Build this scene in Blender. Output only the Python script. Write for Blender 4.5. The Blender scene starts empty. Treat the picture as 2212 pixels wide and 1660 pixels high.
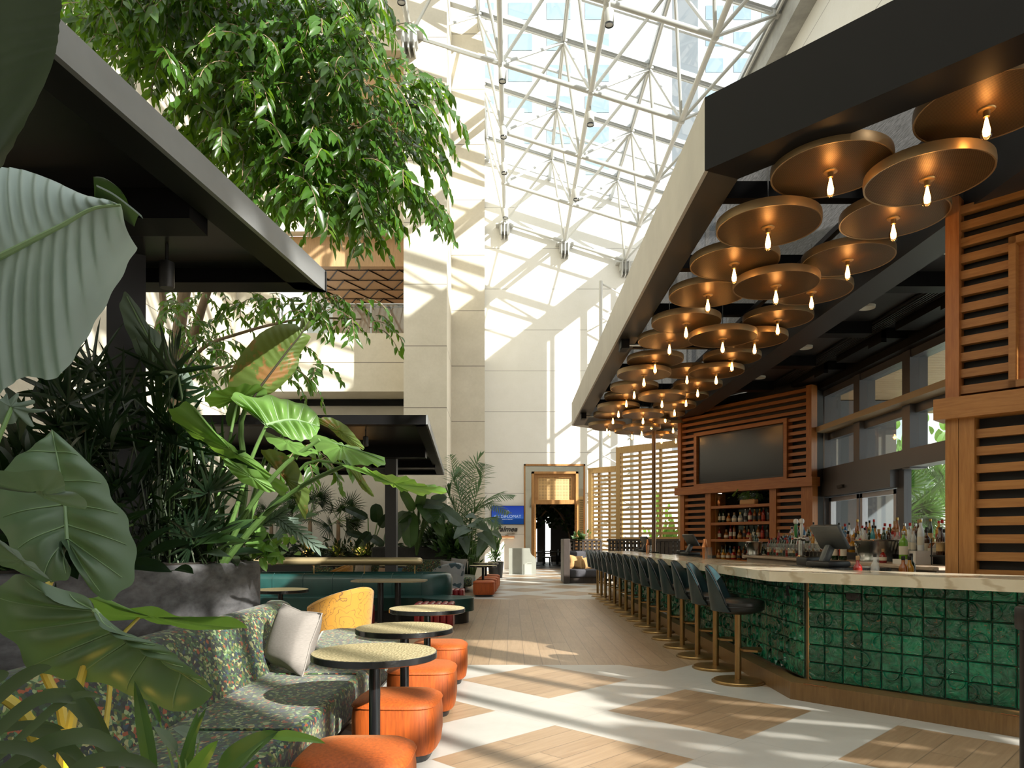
import bpy, bmesh, math, random
from mathutils import Vector, Matrix, Quaternion, noise
R = random.Random(7)
C = bpy.context.scene.collection
F, HC, VX, VY = 1540.0, 1.38, 1106.0, 1168.0      # focal length in pixels, eye height, vanishing point
V = Vector
def P(px, py, Y): return V(((px-VX)*Y/F, Y, HC-(py-VY)*Y/F))
def G(px, py, h=0.0):
    Y = F*(HC-h)/(py-VY); return V(((px-VX)*Y/F, Y, h))
OFF = {}
# ---------------------------------------------------------------- meshes
class MB:
    def __init__(s): s.v = []; s.f = []; s.mi = []; s.m = 0
    def add(s, vs, fs, M=None):
        b = len(s.v)
        s.v.extend([(M @ V(p)) if M is not None else V(p) for p in vs])
        for f in fs: s.f.append(tuple(b+i for i in f)); s.mi.append(s.m)
        return s
    def box(s, c, d, rz=0.0, M=None):
        x, y, z = d[0]/2, d[1]/2, d[2]/2
        vs = [(-x,-y,-z),(x,-y,-z),(x,y,-z),(-x,y,-z),(-x,-y,z),(x,-y,z),(x,y,z),(-x,y,z)]
        T = M if M is not None else Matrix.Translation(V(c)) @ Matrix.Rotation(rz, 4, 'Z')
        return s.add(vs, [(0,3,2,1),(4,5,6,7),(0,1,5,4),(1,2,6,5),(2,3,7,6),(3,0,4,7)], T)
    def bb(s, a, b):
        return s.box([(a[i]+b[i])/2 for i in range(3)], [abs(b[i]-a[i]) for i in range(3)])
    def rbox(s, c, d, r=0.02, seg=2, rz=0.0, M=None):
        bm = bmesh.new(); bmesh.ops.create_cube(bm, size=1.0)
        for v in bm.verts: v.co = V((v.co.x*d[0], v.co.y*d[1], v.co.z*d[2]))
        bmesh.ops.bevel(bm, geom=bm.edges[:], offset=r, segments=seg, profile=0.5, affect='EDGES')
        T = M if M is not None else Matrix.Translation(V(c)) @ Matrix.Rotation(rz, 4, 'Z')
        bm.verts.index_update()
        s.add([v.co.copy() for v in bm.verts], [[v.index for v in f.verts] for f in bm.faces], T); bm.free(); return s
    def prism(s, poly, z0, z1, M=None):
        n = len(poly)
        a = sum(poly[i][0]*poly[(i+1)%n][1]-poly[(i+1)%n][0]*poly[i][1] for i in range(n))
        if a < 0: poly = poly[::-1]
        vs = [(p[0],p[1],z0) for p in poly]+[(p[0],p[1],z1) for p in poly]
        fs = [tuple(range(n))[::-1], tuple(range(n,2*n))]+[(i,(i+1)%n,n+(i+1)%n,n+i) for i in range(n)]
        return s.add(vs, fs, M)
    def wall(s, p, q, z0, z1, th):          # an upright slab from p to q, thickness to the left of p->q
        p, q = V((p[0],p[1])), V((q[0],q[1])); d = (q-p).normalized(); n = V((-d.y, d.x))*th
        return s.prism([p, q, q+n, p+n], z0, z1)
    def tube(s, pts, r, n=8, cap=True):
        pts = [V(p) for p in pts]; k = len(pts); rr = r if isinstance(r, (list,tuple)) else [r]*k
        vs, fs = [], []; up = None
        for i in range(k):
            t = (pts[min(i+1,k-1)]-pts[max(i-1,0)]); t = t.normalized() if t.length > 1e-9 else V((0,0,1))
            if up is None: up = V((0,0,1)) if abs(t.z) < .95 else V((1,0,0))
            a = t.cross(up)
            if a.length < 1e-6: a = t.orthogonal()
            a.normalize(); b = a.cross(t).normalized(); up = b
            for j in range(n):
                w = 2*math.pi*j/n; vs.append(pts[i]+(a*math.cos(w)+b*math.sin(w))*rr[i])
        for i in range(k-1):
            for j in range(n): fs.append((i*n+j, (i+1)*n+j, (i+1)*n+(j+1)%n, i*n+(j+1)%n))
        if cap: fs.append(tuple(range(n))); fs.append(tuple(range((k-1)*n, k*n))[::-1])
        return s.add(vs, fs)
    def lathe(s, prof, c=(0,0,0), n=24, M=None, cap=True):   # profile of (r, z)
        vs, fs = [], []; k = len(prof)
        for r, z in prof:
            for j in range(n):
                w = 2*math.pi*j/n; vs.append((c[0]+r*math.cos(w), c[1]+r*math.sin(w), c[2]+z))
        for i in range(k-1):
            for j in range(n): fs.append((i*n+j, i*n+(j+1)%n, (i+1)*n+(j+1)%n, (i+1)*n+j))
        cap = cap and prof[0] != prof[-1]
        if cap and prof[0][0] > 1e-5: fs.append(tuple(range(n))[::-1])
        if cap and prof[-1][0] > 1e-5: fs.append(tuple(range((k-1)*n, k*n)))
        return s.add(vs, fs, M)
    def grid(s, fn, nu, nv):
        vs = [fn(i/nu, j/nv) for i in range(nu+1) for j in range(nv+1)]
        return s.add(vs, [(i*(nv+1)+j, (i+1)*(nv+1)+j, (i+1)*(nv+1)+j+1, i*(nv+1)+j+1) for i in range(nu) for j in range(nv)])
    def build(s, name, mats, parent=None, ang=40, smooth=True, link=True):
        if not isinstance(mats, (list, tuple)): mats = [mats]
        if parent is not None: o0 = OFF[parent.name]
        else:
            xs = [p.x for p in s.v]; ys = [p.y for p in s.v]; zs = [p.z for p in s.v]
            o0 = V(((min(xs)+max(xs))/2, (min(ys)+max(ys))/2, min(zs)))
        me = bpy.data.meshes.new(name); me.from_pydata([tuple(p-o0) for p in s.v], [], s.f)
        for m in mats: me.materials.append(m)
        if len(mats) > 1: me.polygons.foreach_set('material_index', s.mi)
        if smooth:
            me.polygons.foreach_set('use_smooth', [True]*len(me.polygons)); me.set_sharp_from_angle(angle=math.radians(ang))
        me.update()
        o = bpy.data.objects.new(name, me); C.objects.link(o)
        if parent is not None: o.parent = parent
        else: o.location = o0
        OFF[o.name] = o0
        return o
def tag(o, label, cat, group=None):
    o['label'] = label; o['category'] = cat
    if group: o['group'] = group
    return o
def thing(name, label, cat, loc=(0,0,0), group=None):
    o = bpy.data.objects.new(name, None); C.objects.link(o); o.empty_display_size = .1
    o.location = loc; OFF[o.name] = V(loc); return tag(o, label, cat, group)
def struct(o): o['kind'] = 'structure'; return o
KIDS = None
def dup(root, loc=None, rz=None, label=None, scale=None, group=None):
    r = root.copy(); C.objects.link(r)
    if loc is not None: r.location = loc
    if rz is not None: r.rotation_euler = (0,0,rz)
    if scale is not None: r.scale = (scale,)*3 if not isinstance(scale, tuple) else scale
    if label: r['label'] = label
    if group: r['group'] = group
    for ch in list(root.children):
        c = ch.copy(); C.objects.link(c); c.parent = r
        for g in ch.children:
            d = g.copy(); C.objects.link(d); d.parent = c
    return r
def ordinal(n):
    return ['', 'first','second','third','fourth','fifth','sixth','seventh','eighth','ninth','tenth','eleventh','twelfth','thirteenth','fourteenth','fifteenth','sixteenth','seventeenth','eighteenth','nineteenth','twentieth'][n] if n <= 20 else (f'{n}th' if n % 10 not in (1,2,3) or n in (11,12,13) else f"{n}{['','st','nd','rd'][n%10]}")
# ---------------------------------------------------------------- materials
class NT:
    def __init__(s, name):
        s.m = bpy.data.materials.new(name); s.m.use_nodes = True; s.t = s.m.node_tree; s.t.nodes.clear()
        s.out = s.t.nodes.new('ShaderNodeOutputMaterial')
    def n(s, ty, **kw):
        x = s.t.nodes.new('ShaderNode'+ty)
        ins = kw.pop('i', {})
        for k, v in kw.items(): setattr(x, k, v)
        for k, v in ins.items():
            if isinstance(v, bpy.types.NodeSocket): s.t.links.new(v, x.inputs[k])
            else: x.inputs[k].default_value = v
        return x
    def math(s, op, a, b=0.0, c=None):
        i = {0: a, 1: b}
        if c is not None: i[2] = c
        return s.n('Math', operation=op, i=i).outputs[0]
    def mix(s, f, a, b, bt='MIX'):
        x = s.n('Mix', data_type='RGBA', blend_type=bt)
        for k, v in ((0, f), (6, a), (7, b)):
            if isinstance(v, bpy.types.NodeSocket): s.t.links.new(v, x.inputs[k])
            else: x.inputs[k].default_value = v
        return x.outputs[2]
    def ramp(s, f, stops, interp='LINEAR'):
        x = s.n('ValToRGB', i={0: f}); r = x.color_ramp; r.interpolation = interp
        while len(r.elements) < len(stops): r.elements.new(0.5)
        for e, (p, c) in zip(r.elements, stops): e.position = p; e.color = c4(c)
        return x.outputs[0]
    def obj(s, scale=(1,1,1), rot=(0,0,0), world=False):
        t = s.n('NewGeometry').outputs['Position'] if world else s.n('TexCoord').outputs['Object']
        return s.n('Mapping', i={0: t, 'Scale': scale, 'Rotation': rot}).outputs[0]
    def noise(s, vec, scale, detail=3.0, rough=.5, dist=0.0):
        return s.n('TexNoise', i={'Vector': vec, 'Scale': scale, 'Detail': detail, 'Roughness': rough, 'Distortion': dist}).outputs[0]
    def pbr(s, col, rough=.5, metal=0.0, normal=None, **kw):
        i = {'Base Color': col if isinstance(col, bpy.types.NodeSocket) else c4(col), 'Roughness': rough, 'Metallic': metal}
        if normal is not None: i['Normal'] = normal
        i.update(kw); b = s.n('BsdfPrincipled', i=i); s.t.links.new(b.outputs[0], s.out.inputs[0]); return b
    def bump(s, h, st=.3, d=.02): return s.n('Bump', i={'Height': h, 'Strength': st, 'Distance': d}).outputs[0]
    def done(s, sh): s.t.links.new(sh, s.out.inputs[0]); return s.m
def c4(c): return (c[0], c[1], c[2], 1.0) if len(c) == 3 else tuple(c)
def mul(c, k): return tuple(min(1.0, x*k) for x in c[:3])
def mat(name, col, rough=.5, metal=0.0, var=None, bump=None, st=(1,1,1), **kw):
    n = NT(name); cc = col; nm = None
    if var:
        f = n.noise(n.obj(st), var[0], 4.0, .6)
        f = n.n('MapRange', i={0: f, 1: .3, 2: .7}).outputs[0]
        cc = n.mix(f, c4(mul(col, 1-var[1])), c4(mul(col, 1+var[1])))
    if bump: nm = n.bump(n.noise(n.obj(st), bump[0], 3.0), bump[1], .01)
    n.pbr(cc, rough, metal, nm, **kw); return n.m
def wood(name, a, b, rough=.45, st=(14,14,1.2), scale=3.0):
    n = NT(name); v = n.obj(st)
    w = n.noise(v, scale, 6.0, .6, .6); w2 = n.noise(n.obj((1,1,1)), 1.2, 2.0)
    c = n.ramp(w, [(.3, a), (.7, b)]); c = n.mix(n.math('MULTIPLY', w2, .5), c, c4(mul(a, .8)))
    n.pbr(c, rough, 0, n.bump(w, .12, .004)); return n.m
def leafmat(name, top, trans, rough=.4, var=.25, scale=4.0, edge=None):
    n = NT(name); f = n.noise(n.obj(), scale, 3.0)
    f = n.n('MapRange', i={0: f, 1: .3, 2: .7}).outputs[0]
    c = n.mix(f, c4(mul(top, 1-var)), c4(mul(top, 1+var)))
    if edge:
        g = n.n('MapRange', i={0: n.noise(n.obj(), edge[1], 4.0, .65), 1: edge[2], 2: edge[2]+.05}).outputs[0]
        c = n.mix(g, c, c4(edge[0]))
    b = n.n('BsdfPrincipled', i={'Base Color': c, 'Roughness': rough, 'Specular IOR Level': .5})
    t = n.n('BsdfTranslucent', i={0: c4(trans)})
    x = n.n('MixShader', i={0: .35, 1: b.outputs[0], 2: t.outputs[0]})
    return n.done(x.outputs[0])
def emis(name, col, st):
    n = NT(name); e = n.n('Emission', i={0: c4(col), 1: st}); return n.done(e.outputs[0])
def glassmat(name, tint=(1,1,1), refl=.6, rough=.02):
    n = NT(name); fr = n.n('Fresnel', i={0: 1.45}).outputs[0]
    t = n.n('BsdfTransparent', i={0: c4(tint)}); g = n.n('BsdfGlossy', i={0: (1,1,1,1), 'Roughness': rough})
    x = n.n('MixShader', i={0: n.math('MULTIPLY', fr, refl), 1: t.outputs[0], 2: g.outputs[0]}); return n.done(x.outputs[0])
EXPOSURE, SKY, SUN, BULB = 0.0, 2.1, 12.0, 6.5
def glassmat(name, tint=(1,1,1), refl=.9, rough=.02):
    n = NT(name); lw = n.n('LayerWeight', i={'Blend': .5}).outputs['Facing']
    fr = n.math('MULTIPLY_ADD', n.math('POWER', lw, 4.0), refl*.9, .05*refl)
    t = n.n('BsdfTransparent', i={0: c4(tint)}); g = n.n('BsdfGlossy', i={0: (1,1,1,1), 'Roughness': rough})
    x = n.n('MixShader', i={0: fr, 1: t.outputs[0], 2: g.outputs[0]}); return n.done(x.outputs[0])
# ---------------------------------------------------------------- camera, sky, sun
sc = bpy.context.scene
cd = bpy.data.cameras.new('camera'); cam = bpy.data.objects.new('camera', cd); C.objects.link(cam); sc.camera = cam
cam.location = (0, 0, HC); cam.rotation_euler = (math.pi/2, 0, 0)
cd.sensor_width = 36; cd.lens = F/2212*36; cd.shift_y = (VY-830)/2212; cd.clip_end = 400; cd.clip_start = .05
sc.view_settings.view_transform = 'Standard'; sc.view_settings.look = 'None'; sc.view_settings.exposure = EXPOSURE
sc.cycles.max_bounces = 8; sc.cycles.diffuse_bounces = 4; sc.cycles.glossy_bounces = 3; sc.cycles.transmission_bounces = 4
sc.cycles.transparent_max_bounces = 12; sc.cycles.caustics_reflective = False; sc.cycles.caustics_refractive = False
sc.cycles.sample_clamp_indirect = 6.0
w = bpy.data.worlds.new('sky'); sc.world = w; w.use_nodes = True
w.node_tree.nodes['Background'].inputs[0].default_value = (1.0, .985, .95, 1); w.node_tree.nodes['Background'].inputs[1].default_value = SKY
SUN_D = V((-.97, 1.0, -.75)).normalized()
sl = bpy.data.lights.new('sun', 'SUN'); sl.energy = SUN; sl.angle = math.radians(.6); sl.color = (1.0, .95, .86)
so = bpy.data.objects.new('sun', sl); C.objects.link(so); so.rotation_euler = SUN_D.to_track_quat('-Z', 'Y').to_euler(); so.location = (20, -20, 30)
# ---------------------------------------------------------------- shell materials
def stone(name, a, b, joint, z0=3.61, p=1.95, rough=.6):
    n = NT(name); v = n.obj((1,1,1), world=True); f = n.noise(v, 1.1, 6.0, .6, .3)
    g = n.noise(v, 14, 3.0); col = n.ramp(n.math('MULTIPLY_ADD', g, .25, n.math('MULTIPLY', f, .75)), [(.3, a), (.7, b)])
    z = n.n('SeparateXYZ', i={0: v}).outputs[2]
    fr = n.math('FRACT', n.math('DIVIDE', n.math('SUBTRACT', z, z0), p))
    col = n.mix(n.math('LESS_THAN', fr, .012), col, c4(joint))
    n.pbr(col, rough, 0, n.bump(g, .08, .01)); return n.m
M_STONE = stone('beige_stone', (.60,.545,.44), (.72,.66,.55), (.22,.19,.15))
M_WHITE = stone('white_plaster', (.68,.67,.63), (.74,.73,.70), (.34,.33,.31), rough=.75)
M_TUBE = mat('white_painted_steel', (.46,.46,.44), .4)
M_ALU = mat('silver_mullion', (.45,.47,.49), .4, .3)
M_SKYGLASS = glassmat('skylight_glass', (.90,.96,.97), .8)
M_PANE = glassmat('window_glass', (.80,.86,.86), .9)
M_BLACK = mat('black_paint', (.005,.005,.0055), .45, **{'Specular IOR Level': .14})
M_OAK = wood('honey_oak', (.30,.14,.038), (.47,.25,.085), .45)
M_CEDAR = wood('red_cedar', (.29,.095,.022), (.45,.18,.05), .42, (1.2,1.2,14))
M_CEDARV = wood('red_cedar_upright', (.29,.095,.022), (.45,.18,.05), .42, (14,14,1.2))
M_PALEWOOD = wood('pale_ash', (.42,.25,.085), (.58,.38,.16), .5)
def floor_mat():
    n = NT('floor_tile_and_plank'); pos = n.obj((1,1,1), world=True)
    s = n.n('SeparateXYZ', i={0: pos}); x, y = s.outputs[0], s.outputs[1]
    dx, dy = n.math('SUBTRACT', x, .32), n.math('SUBTRACT', y, 7.05); q = .70710678
    u, v = n.math('MULTIPLY', n.math('ADD', dx, dy), q), n.math('MULTIPLY', n.math('SUBTRACT', dx, dy), q)
    def cell(t):
        return n.math('ABSOLUTE', n.math('MULTIPLY', n.math('SUBTRACT', n.math('FRACT', n.math('ADD', n.math('DIVIDE', t, 1.81), .5)), .5), 1.81))
    cu, cv = cell(u), cell(v)
    dia = n.math('MULTIPLY', n.math('LESS_THAN', cu, .585), n.math('LESS_THAN', cv, .585))
    mid = n.math('MULTIPLY', n.math('GREATER_THAN', y, 7.9), n.math('LESS_THAN', y, 16.7))
    def planks(a, b, tag_):
        vec = n.n('CombineXYZ', i={0: a, 1: b, 2: 0.0}).outputs[0]
        br = n.n('TexBrick', i={'Vector': vec, 'Color1': (0,0,0,1), 'Color2': (1,1,1,1), 'Mortar': (.5,.5,.5,1), 'Scale': 1.0, 'Mortar Size': .004, 'Brick Width': 1.2, 'Row Height': .2, 'Bias': 0.0})
        gr = n.noise(n.n('CombineXYZ', i={0: n.math('MULTIPLY', a, 1.5), 1: n.math('MULTIPLY', b, 22), 2: n.math('MULTIPLY', br.outputs[0], 9.0)}).outputs[0], 1.6, 6.0, .6, .4)
        f = n.math('ADD', n.math('MULTIPLY', gr, .8), n.math('MULTIPLY', n.n('SeparateColor', i={0: br.outputs[0]}).outputs[0], .22))
        col = n.ramp(f, [(.25, (.25,.165,.095)), (.75, (.385,.275,.172))])
        return n.mix(br.outputs['Fac'], col, (.17,.12,.075,1))
    wd = n.mix(mid, planks(u, v, 'a'), planks(y, n.math('ADD', x, .06), 'b'))
    tl = n.ramp(n.noise(pos, 2.2, 6.0, .65), [(.3, (.41,.40,.365)), (.7, (.485,.475,.44))])
    jo = n.math('MAXIMUM', n.math('LESS_THAN', n.math('ABSOLUTE', n.math('SUBTRACT', cu, .587)), .003), n.math('LESS_THAN', n.math('ABSOLUTE', n.math('SUBTRACT', cv, .587)), .003))
    tl = n.mix(jo, tl, (.36,.35,.32,1))
    col = n.mix(n.math('MAXIMUM', dia, mid), tl, wd)
    n.pbr(col, .38, 0, n.bump(n.noise(pos, 60, 2.0), .03, .002)); return n.m
M_FLOOR = floor_mat()
# ---------------------------------------------------------------- floor and walls
m = MB(); m.prism([(-9.5,-18),(9,-18),(9,2.6),(6.35,2.6),(6.35,34),(4.6,34),(4.6,46),(-.6,46),(-.6,34),(-9.5,34)], -.1, 0)
struct(m.build('floor', M_FLOOR, smooth=False))
m = MB(); m.prism([(-60,-60),(90,-60),(90,120),(-60,120)], -.3, -.12); struct(m.build('ground', mat('outdoor_paving', (.58,.56,.52), .8, var=(1.0,.15)), smooth=False))
def roof_h(x): return 19.14-.314*x
m = MB()                                     # back wall with the portal cut out
m.bb((-1.35,34,0),(.574,34.4,22)); m.bb((3.49,34,0),(5.3,34.4,18.6)); m.bb((.574,34,5.0),(3.49,34.4,20)); m.bb((5.3,34,7.5),(8.4,34.4,18))
struct(m.build('wall_back', M_WHITE, smooth=False))
m = MB(); m.prism([(-3.42,22.5),(-2.06,22.5),(-2.13,25.1),(-.96,25.1),(-1.30,34.0),(-3.42,34.0)], 0, 23)
struct(m.build('wall_tower', M_STONE, smooth=False))
m = MB()
for z0, z1 in ((6.52,8.54),(12.05,14.45),(18.3,23)): m.bb((-9.5,24.6,z0),(-3.42,25.0,z1))
m.bb((-9.5,24.6,8.54),(-8.15,25.0,12.05)); m.bb((-9.5,24.6,14.45),(-8.15,25.0,18.3))
m.bb((-9.5,25.0,6.52),(-3.42,26.2,6.62))
struct(m.build('wall_balcony', M_STONE, smooth=False))
m = MB(); m.bb((-9.5,26.0,0),(-3.42,26.3,6.52)); struct(m.build('wall_recess', mat('warm_grey_plaster', (.50,.475,.42), .7, var=(1.2,.08)), smooth=False))
m = MB(); m.bb((-9.9,-18,0),(-9.5,26,23)); struct(m.build('wall_left', M_STONE, smooth=False))
m = MB(); m.bb((-9.9,-18.4,0),(9,-18,16)); struct(m.build('wall_rear', M_WHITE, smooth=False))
m = MB()
m.bb((8.2,3.0,4.62),(8.5,13.0,16.9)); m.bb((8.2,13.0,8.2),(8.5,27,16.9)); m.bb((8.2,13.0,4.62),(8.5,27,4.85)); m.bb((8.2,-18,0),(8.5,-6.9,17.5)); m.bb((8.2,-6.9,0),(8.5,2.6,1.0)); m.bb((8.2,27,0),(8.5,34.4,3.2))
m.bb((8.0,-18,16.2),(8.6,34.4,17.0))
struct(m.build('wall_right', M_WHITE, smooth=False))
# clerestory glazing of the right hand wall: mullions, then slanted bars added to shape the sun
m = MB()
for k in range(8): y = -6.9+k*1.4; m.bb((8.24,y-.05,1.0),(8.4,y+.05,16.4))
for z in (1.0,2.6,4.2,5.2,7.0,9.3,11.2,14.0): m.bb((8.24,-6.9,z-.05),(8.4,3.0,z+.05))
for k in range(5): y = 27.4+k*1.5; m.bb((8.24,y-.07,3.2),(8.4,y+.07,16.4))
for k in range(10): y = 13.2+k*1.5; m.bb((8.24,y-.07,4.85),(8.4,y+.07,8.2))
for z in (5.2,7.2,9.2,11.2): m.bb((8.24,27,z-.06),(8.4,34,z+.06))
struct(m.build('trim_3', M_TUBE, smooth=False))
m = MB()
for k in range(20):
    y0 = -6.8+k*.50
    if -7 < y0 < 2.6 and not -.75 < y0 < 1.4: m.tube([(8.62,y0,5.95),(8.62,y0+1.55,4.2)], .165, 6)
for k in range(5):
    y0 = -6.6+k*1.9; m.tube([(8.62,y0,12.5),(8.62,y0+2.6,9.3)], .10, 6)
m.bb((8.5,-6.9,5.9),(8.6,-6.25,12)); m.bb((8.5,-6.25,9.3),(8.6,-4.6,9.5)); m.bb((8.5,-4.95,7.4),(8.6,-4.7,9.2)); m.bb((8.5,-6.9,5.9),(8.6,-5.2,7.0)); m.bb((8.5,-3.4,9.0),(8.6,-1.9,10.4)); m.bb((8.5,-.7,5.9),(8.6,-.1,8.2)); m.bb((8.5,1.7,5.9),(8.6,3.0,8.2)); m.bb((8.5,-6.9,4.0),(8.6,2.9,4.2))  # unseen panels added outside to block the sun in places
struct(m.build('added_shade_panels', M_TUBE))
# dark slot in the recess
tag(MB().bb((-8.6,25.90,6.28),(-3.65,25.998,6.50)).build('linear_air_grille', M_BLACK, smooth=False), 'long black slot air grille under the beige balcony overhang', 'air grille')
# balcony interiors
m = MB(); m.bb((-8.15,25.0,8.2),(-3.42,33,8.4)); m.bb((-8.15,25.0,14.1),(-3.42,33,14.3)); m.bb((-9.5,33,8),(-3.42,33.3,18.3))
struct(m.build('floor_balcony', M_WHITE, smooth=False))
M_CEILW = wood('balcony_wood', (.42,.25,.12), (.58,.37,.19), .5)
for nm, z0, z1 in (('ceiling_balcony', 11.0, 12.05), ('ceiling_balcony_upper', 16.6, 18.3)):
    m = MB(); m.bb((-8.15,25.02,z0),(-3.42,25.3,z1)); m.bb((-8.15,25.3,z1-.1),(-3.42,33,z1)); m.bb((-3.62,25.0,z0-2.5),(-3.42,33,z1)); m.bb((-8.15,32.4,z0-1.3),(-3.42,33,z1))
    o = struct(m.build(nm, M_CEILW, smooth=False))
    m = MB(); zc = z1-.12
    for k in range(7):
        y = 25.6+k*1.1; m.bb((-8.1,y-.02,zc-.02),(-3.65,y+.02,zc))
        for j in range(-4, 8):
            x = -8.0+j*1.2
            for sx in (1,-1):
                a, b = V((x,y,zc)), V((x+sx*.6,y+1.1,zc))
                if min(a.x,b.x) > -8.1 and max(a.x,b.x) < -3.65: m.tube([a,b], .025, 4)
    m.build('batten', M_BLACK, o)
for z, w0 in ((8.54,'lower'), (14.45,'upper')):
    t = thing('glass_balustrade', f'clear glass balustrade with thin steel handrail on the {w0} balcony parapet', 'balustrade', (-5.8,24.8,z))
    MB().bb((-8.12,24.79,z),(-3.45,24.81,z+1.03)).build('glass_panel', M_PANE, t)
    MB().tube([(-8.12,24.8,z+1.06),(-3.45,24.8,z+1.06)], .03).build('handrail', mat('brushed_steel', (.5,.5,.48), .3, .8), t)
    for k in range(3): MB().bb((-8.0+k*1.55-.02,24.77,z),(-8.0+k*1.55+.02,24.83,z+1.06)).build('post', M_ALU, t)
M_STEEL = mat('stainless_steel', (.55,.55,.54), .22, 1.0)
# ---------------------------------------------------------------- skylight
TX = [-1.15+2.93*k for k in range(-2, 4)]; BX = [-.35+2.85*i for i in range(-2, 3)]
TY = [24.4+3.75*j for j in range(-11, 3)]; BY = [22.52+3.76*j for j in range(-10, 4)]
def bh(x): return 16.34-.315*x
m = MB(); x0, x1 = -9.5, 8.1
m.add([(x0,-18,roof_h(x0)+.12),(x1,-18,roof_h(x1)+.12),(x1,34.2,roof_h(x1)+.12),(x0,34.2,roof_h(x0)+.12)], [(0,1,2,3)])
struct(m.build('window_1', M_SKYGLASS, smooth=False))
m = MB()
def rafter(x0, x1, y, wd, hh, dz=.0):
    m.add([(x0,y-wd,roof_h(x0)+dz),(x1,y-wd,roof_h(x1)+dz),(x1,y+wd,roof_h(x1)+dz),(x0,y+wd,roof_h(x0)+dz),
           (x0,y-wd,roof_h(x0)+dz-hh),(x1,y-wd,roof_h(x1)+dz-hh),(x1,y+wd,roof_h(x1)+dz-hh),(x0,y+wd,roof_h(x0)+dz-hh)],
          [(0,1,2,3),(7,6,5,4),(0,4,5,1),(1,5,6,2),(2,6,7,3),(3,7,4,0)])
for y in TY: rafter(-9.5, 8.1, y, .13, .16, .1); rafter(-9.5, 8.1, y+1.87, .05, .1, .1)
for x in TX+[8.1, -9.3]: m.bb((x-.07,-18,roof_h(x)-.04),(x+.07,34,roof_h(x)+.12))
struct(m.build('trim_1', M_ALU, smooth=False))
m = MB(); m.bb((7.75,-18,roof_h(7.9)-.75),(8.25,34,roof_h(7.9)+.2)); struct(m.build('trim_2', mat('grey_gutter', (.30,.295,.27), .6, var=(2.0,.2)), smooth=False))
# ---------------------------------------------------------------- space frame
sf = thing('space_frame', 'white tubular steel space frame truss under the glass skylight', 'roof truss', (2.5,24,14))
stuff = MB(); nch = nst = 0
def member(a, b, r, nm):
    global nch, nst
    a, b = V(a), V(b); mid = (a+b)/2; show = mid.y > 15 and -1.5 < mid.x < 6.8
    if show and nm == 'chord_tube' and nch < 70: nch += 1; MB().tube([a,b], r, 10).build(nm, M_TUBE, sf)
    elif show and nm == 'diagonal_tube' and nst < 95: nst += 1; MB().tube([a,b], r, 8).build(nm, M_TUBE, sf)
    else: stuff.tube([a,b], r, 6)
bot = {(i,j): V((x, y, bh(x))) for i, x in enumerate(BX) for j, y in enumerate(BY)}
top = {(k,j): V((x, y, roof_h(x)-.14)) for k, x in enumerate(TX) for j, y in enumerate(TY)}
for j in range(len(BY)-1, -1, -1):
    for i in range(len(BX)):
        p = bot[i,j]
        if BY[j] > 23 and BX[i] < -1: continue
        if i+1 < len(BX) and not (BY[j] > 23 and BX[i] < -1): member(p, bot[i+1,j], .078, 'chord_tube')
        if j+1 < len(BY) and not (BY[j+1] > 23 and BX[i] < -1): member(p, bot[i,j+1], .082, 'chord_tube')
        for k in (i, i+1):
            for jj in (j, j+1):
                if (k,jj) in top and not (TY[jj] > 23 and TX[k] < -3): member(p, top[k,jj], .052, 'diagonal_tube')
for j in range(len(TY)):
    for k in range(len(TX)):
        if TY[j] > 23 and TX[k] < -3: continue
        p = top[k,j]
        if k+1 < len(TX): stuff.tube([p, top[k+1,j]], .045, 6)
        if j+1 < len(TY) and not (TY[j+1] > 23 and TX[k] < -3): stuff.tube([p, top[k,j+1]], .05, 6)
        if p.y > 16: stuff.box(p+V((0,0,.06)), (.22,.22,.2))
o = stuff.build('secondary_tubing', M_TUBE, sf); o['kind'] = 'stuff'
for (i, j), p in bot.items():
    if p.y > 16 and p.x > -4: MB().lathe([(.01,-.12),(.09,-.09),(.12,0),(.09,.09),(.01,.12)], p, 12).build('node_joint', M_TUBE, sf)
for i in (1,2,3,4):                                   # wall brackets
    x = BX[i]; y = 33.79 if i > 1 else 22.29
    z = bh(x)
    t = thing('truss_bracket', ['','white truss bracket bolted to the front of the beige stone tower','white truss bracket on the white end wall beside the stone tower','white truss bracket in the middle of the white end wall','white truss bracket on the end wall behind the bar canopy'][i], 'bracket', (x,y,z-.5), 'truss wall brackets')
    MB().rbox((x,y,z-.32),(.5,.36,.34),.01,1).build('bearing_block', M_TUBE, t)
    MB().bb((x-.42,y-.2,z-.16),(x+.42,y+.2,z-.1)).build('seat_plate', M_TUBE, t)
    for s in (-.16,0,.16): MB().bb((x+s-.02,y-.3,z-.75),(x+s+.02,y+.2,z-.1)).build('fin_plate', M_TUBE, t)
# upright tubes of the end glazing on the right
sd = thing('wall_truss', 'slim white tubular truss standing before the far end glazing', 'truss', (4.1,33.2,0))
for x in (4.15, 5.6): MB().tube([(x,33.3,0),(x,33.3,13.5)], .09, 10).build('upright_tube', M_TUBE, sd)
for k in range(8):
    z = .6+k*1.6
    MB().tube([(4.15,33.3,z),(5.6,33.3,z+.8)], .04, 6).build('diagonal_tube', M_TUBE, sd); MB().tube([(5.6,33.3,z+.8),(4.15,33.3,z+1.6)], .04, 6).build('diagonal_tube', M_TUBE, sd)
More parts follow.
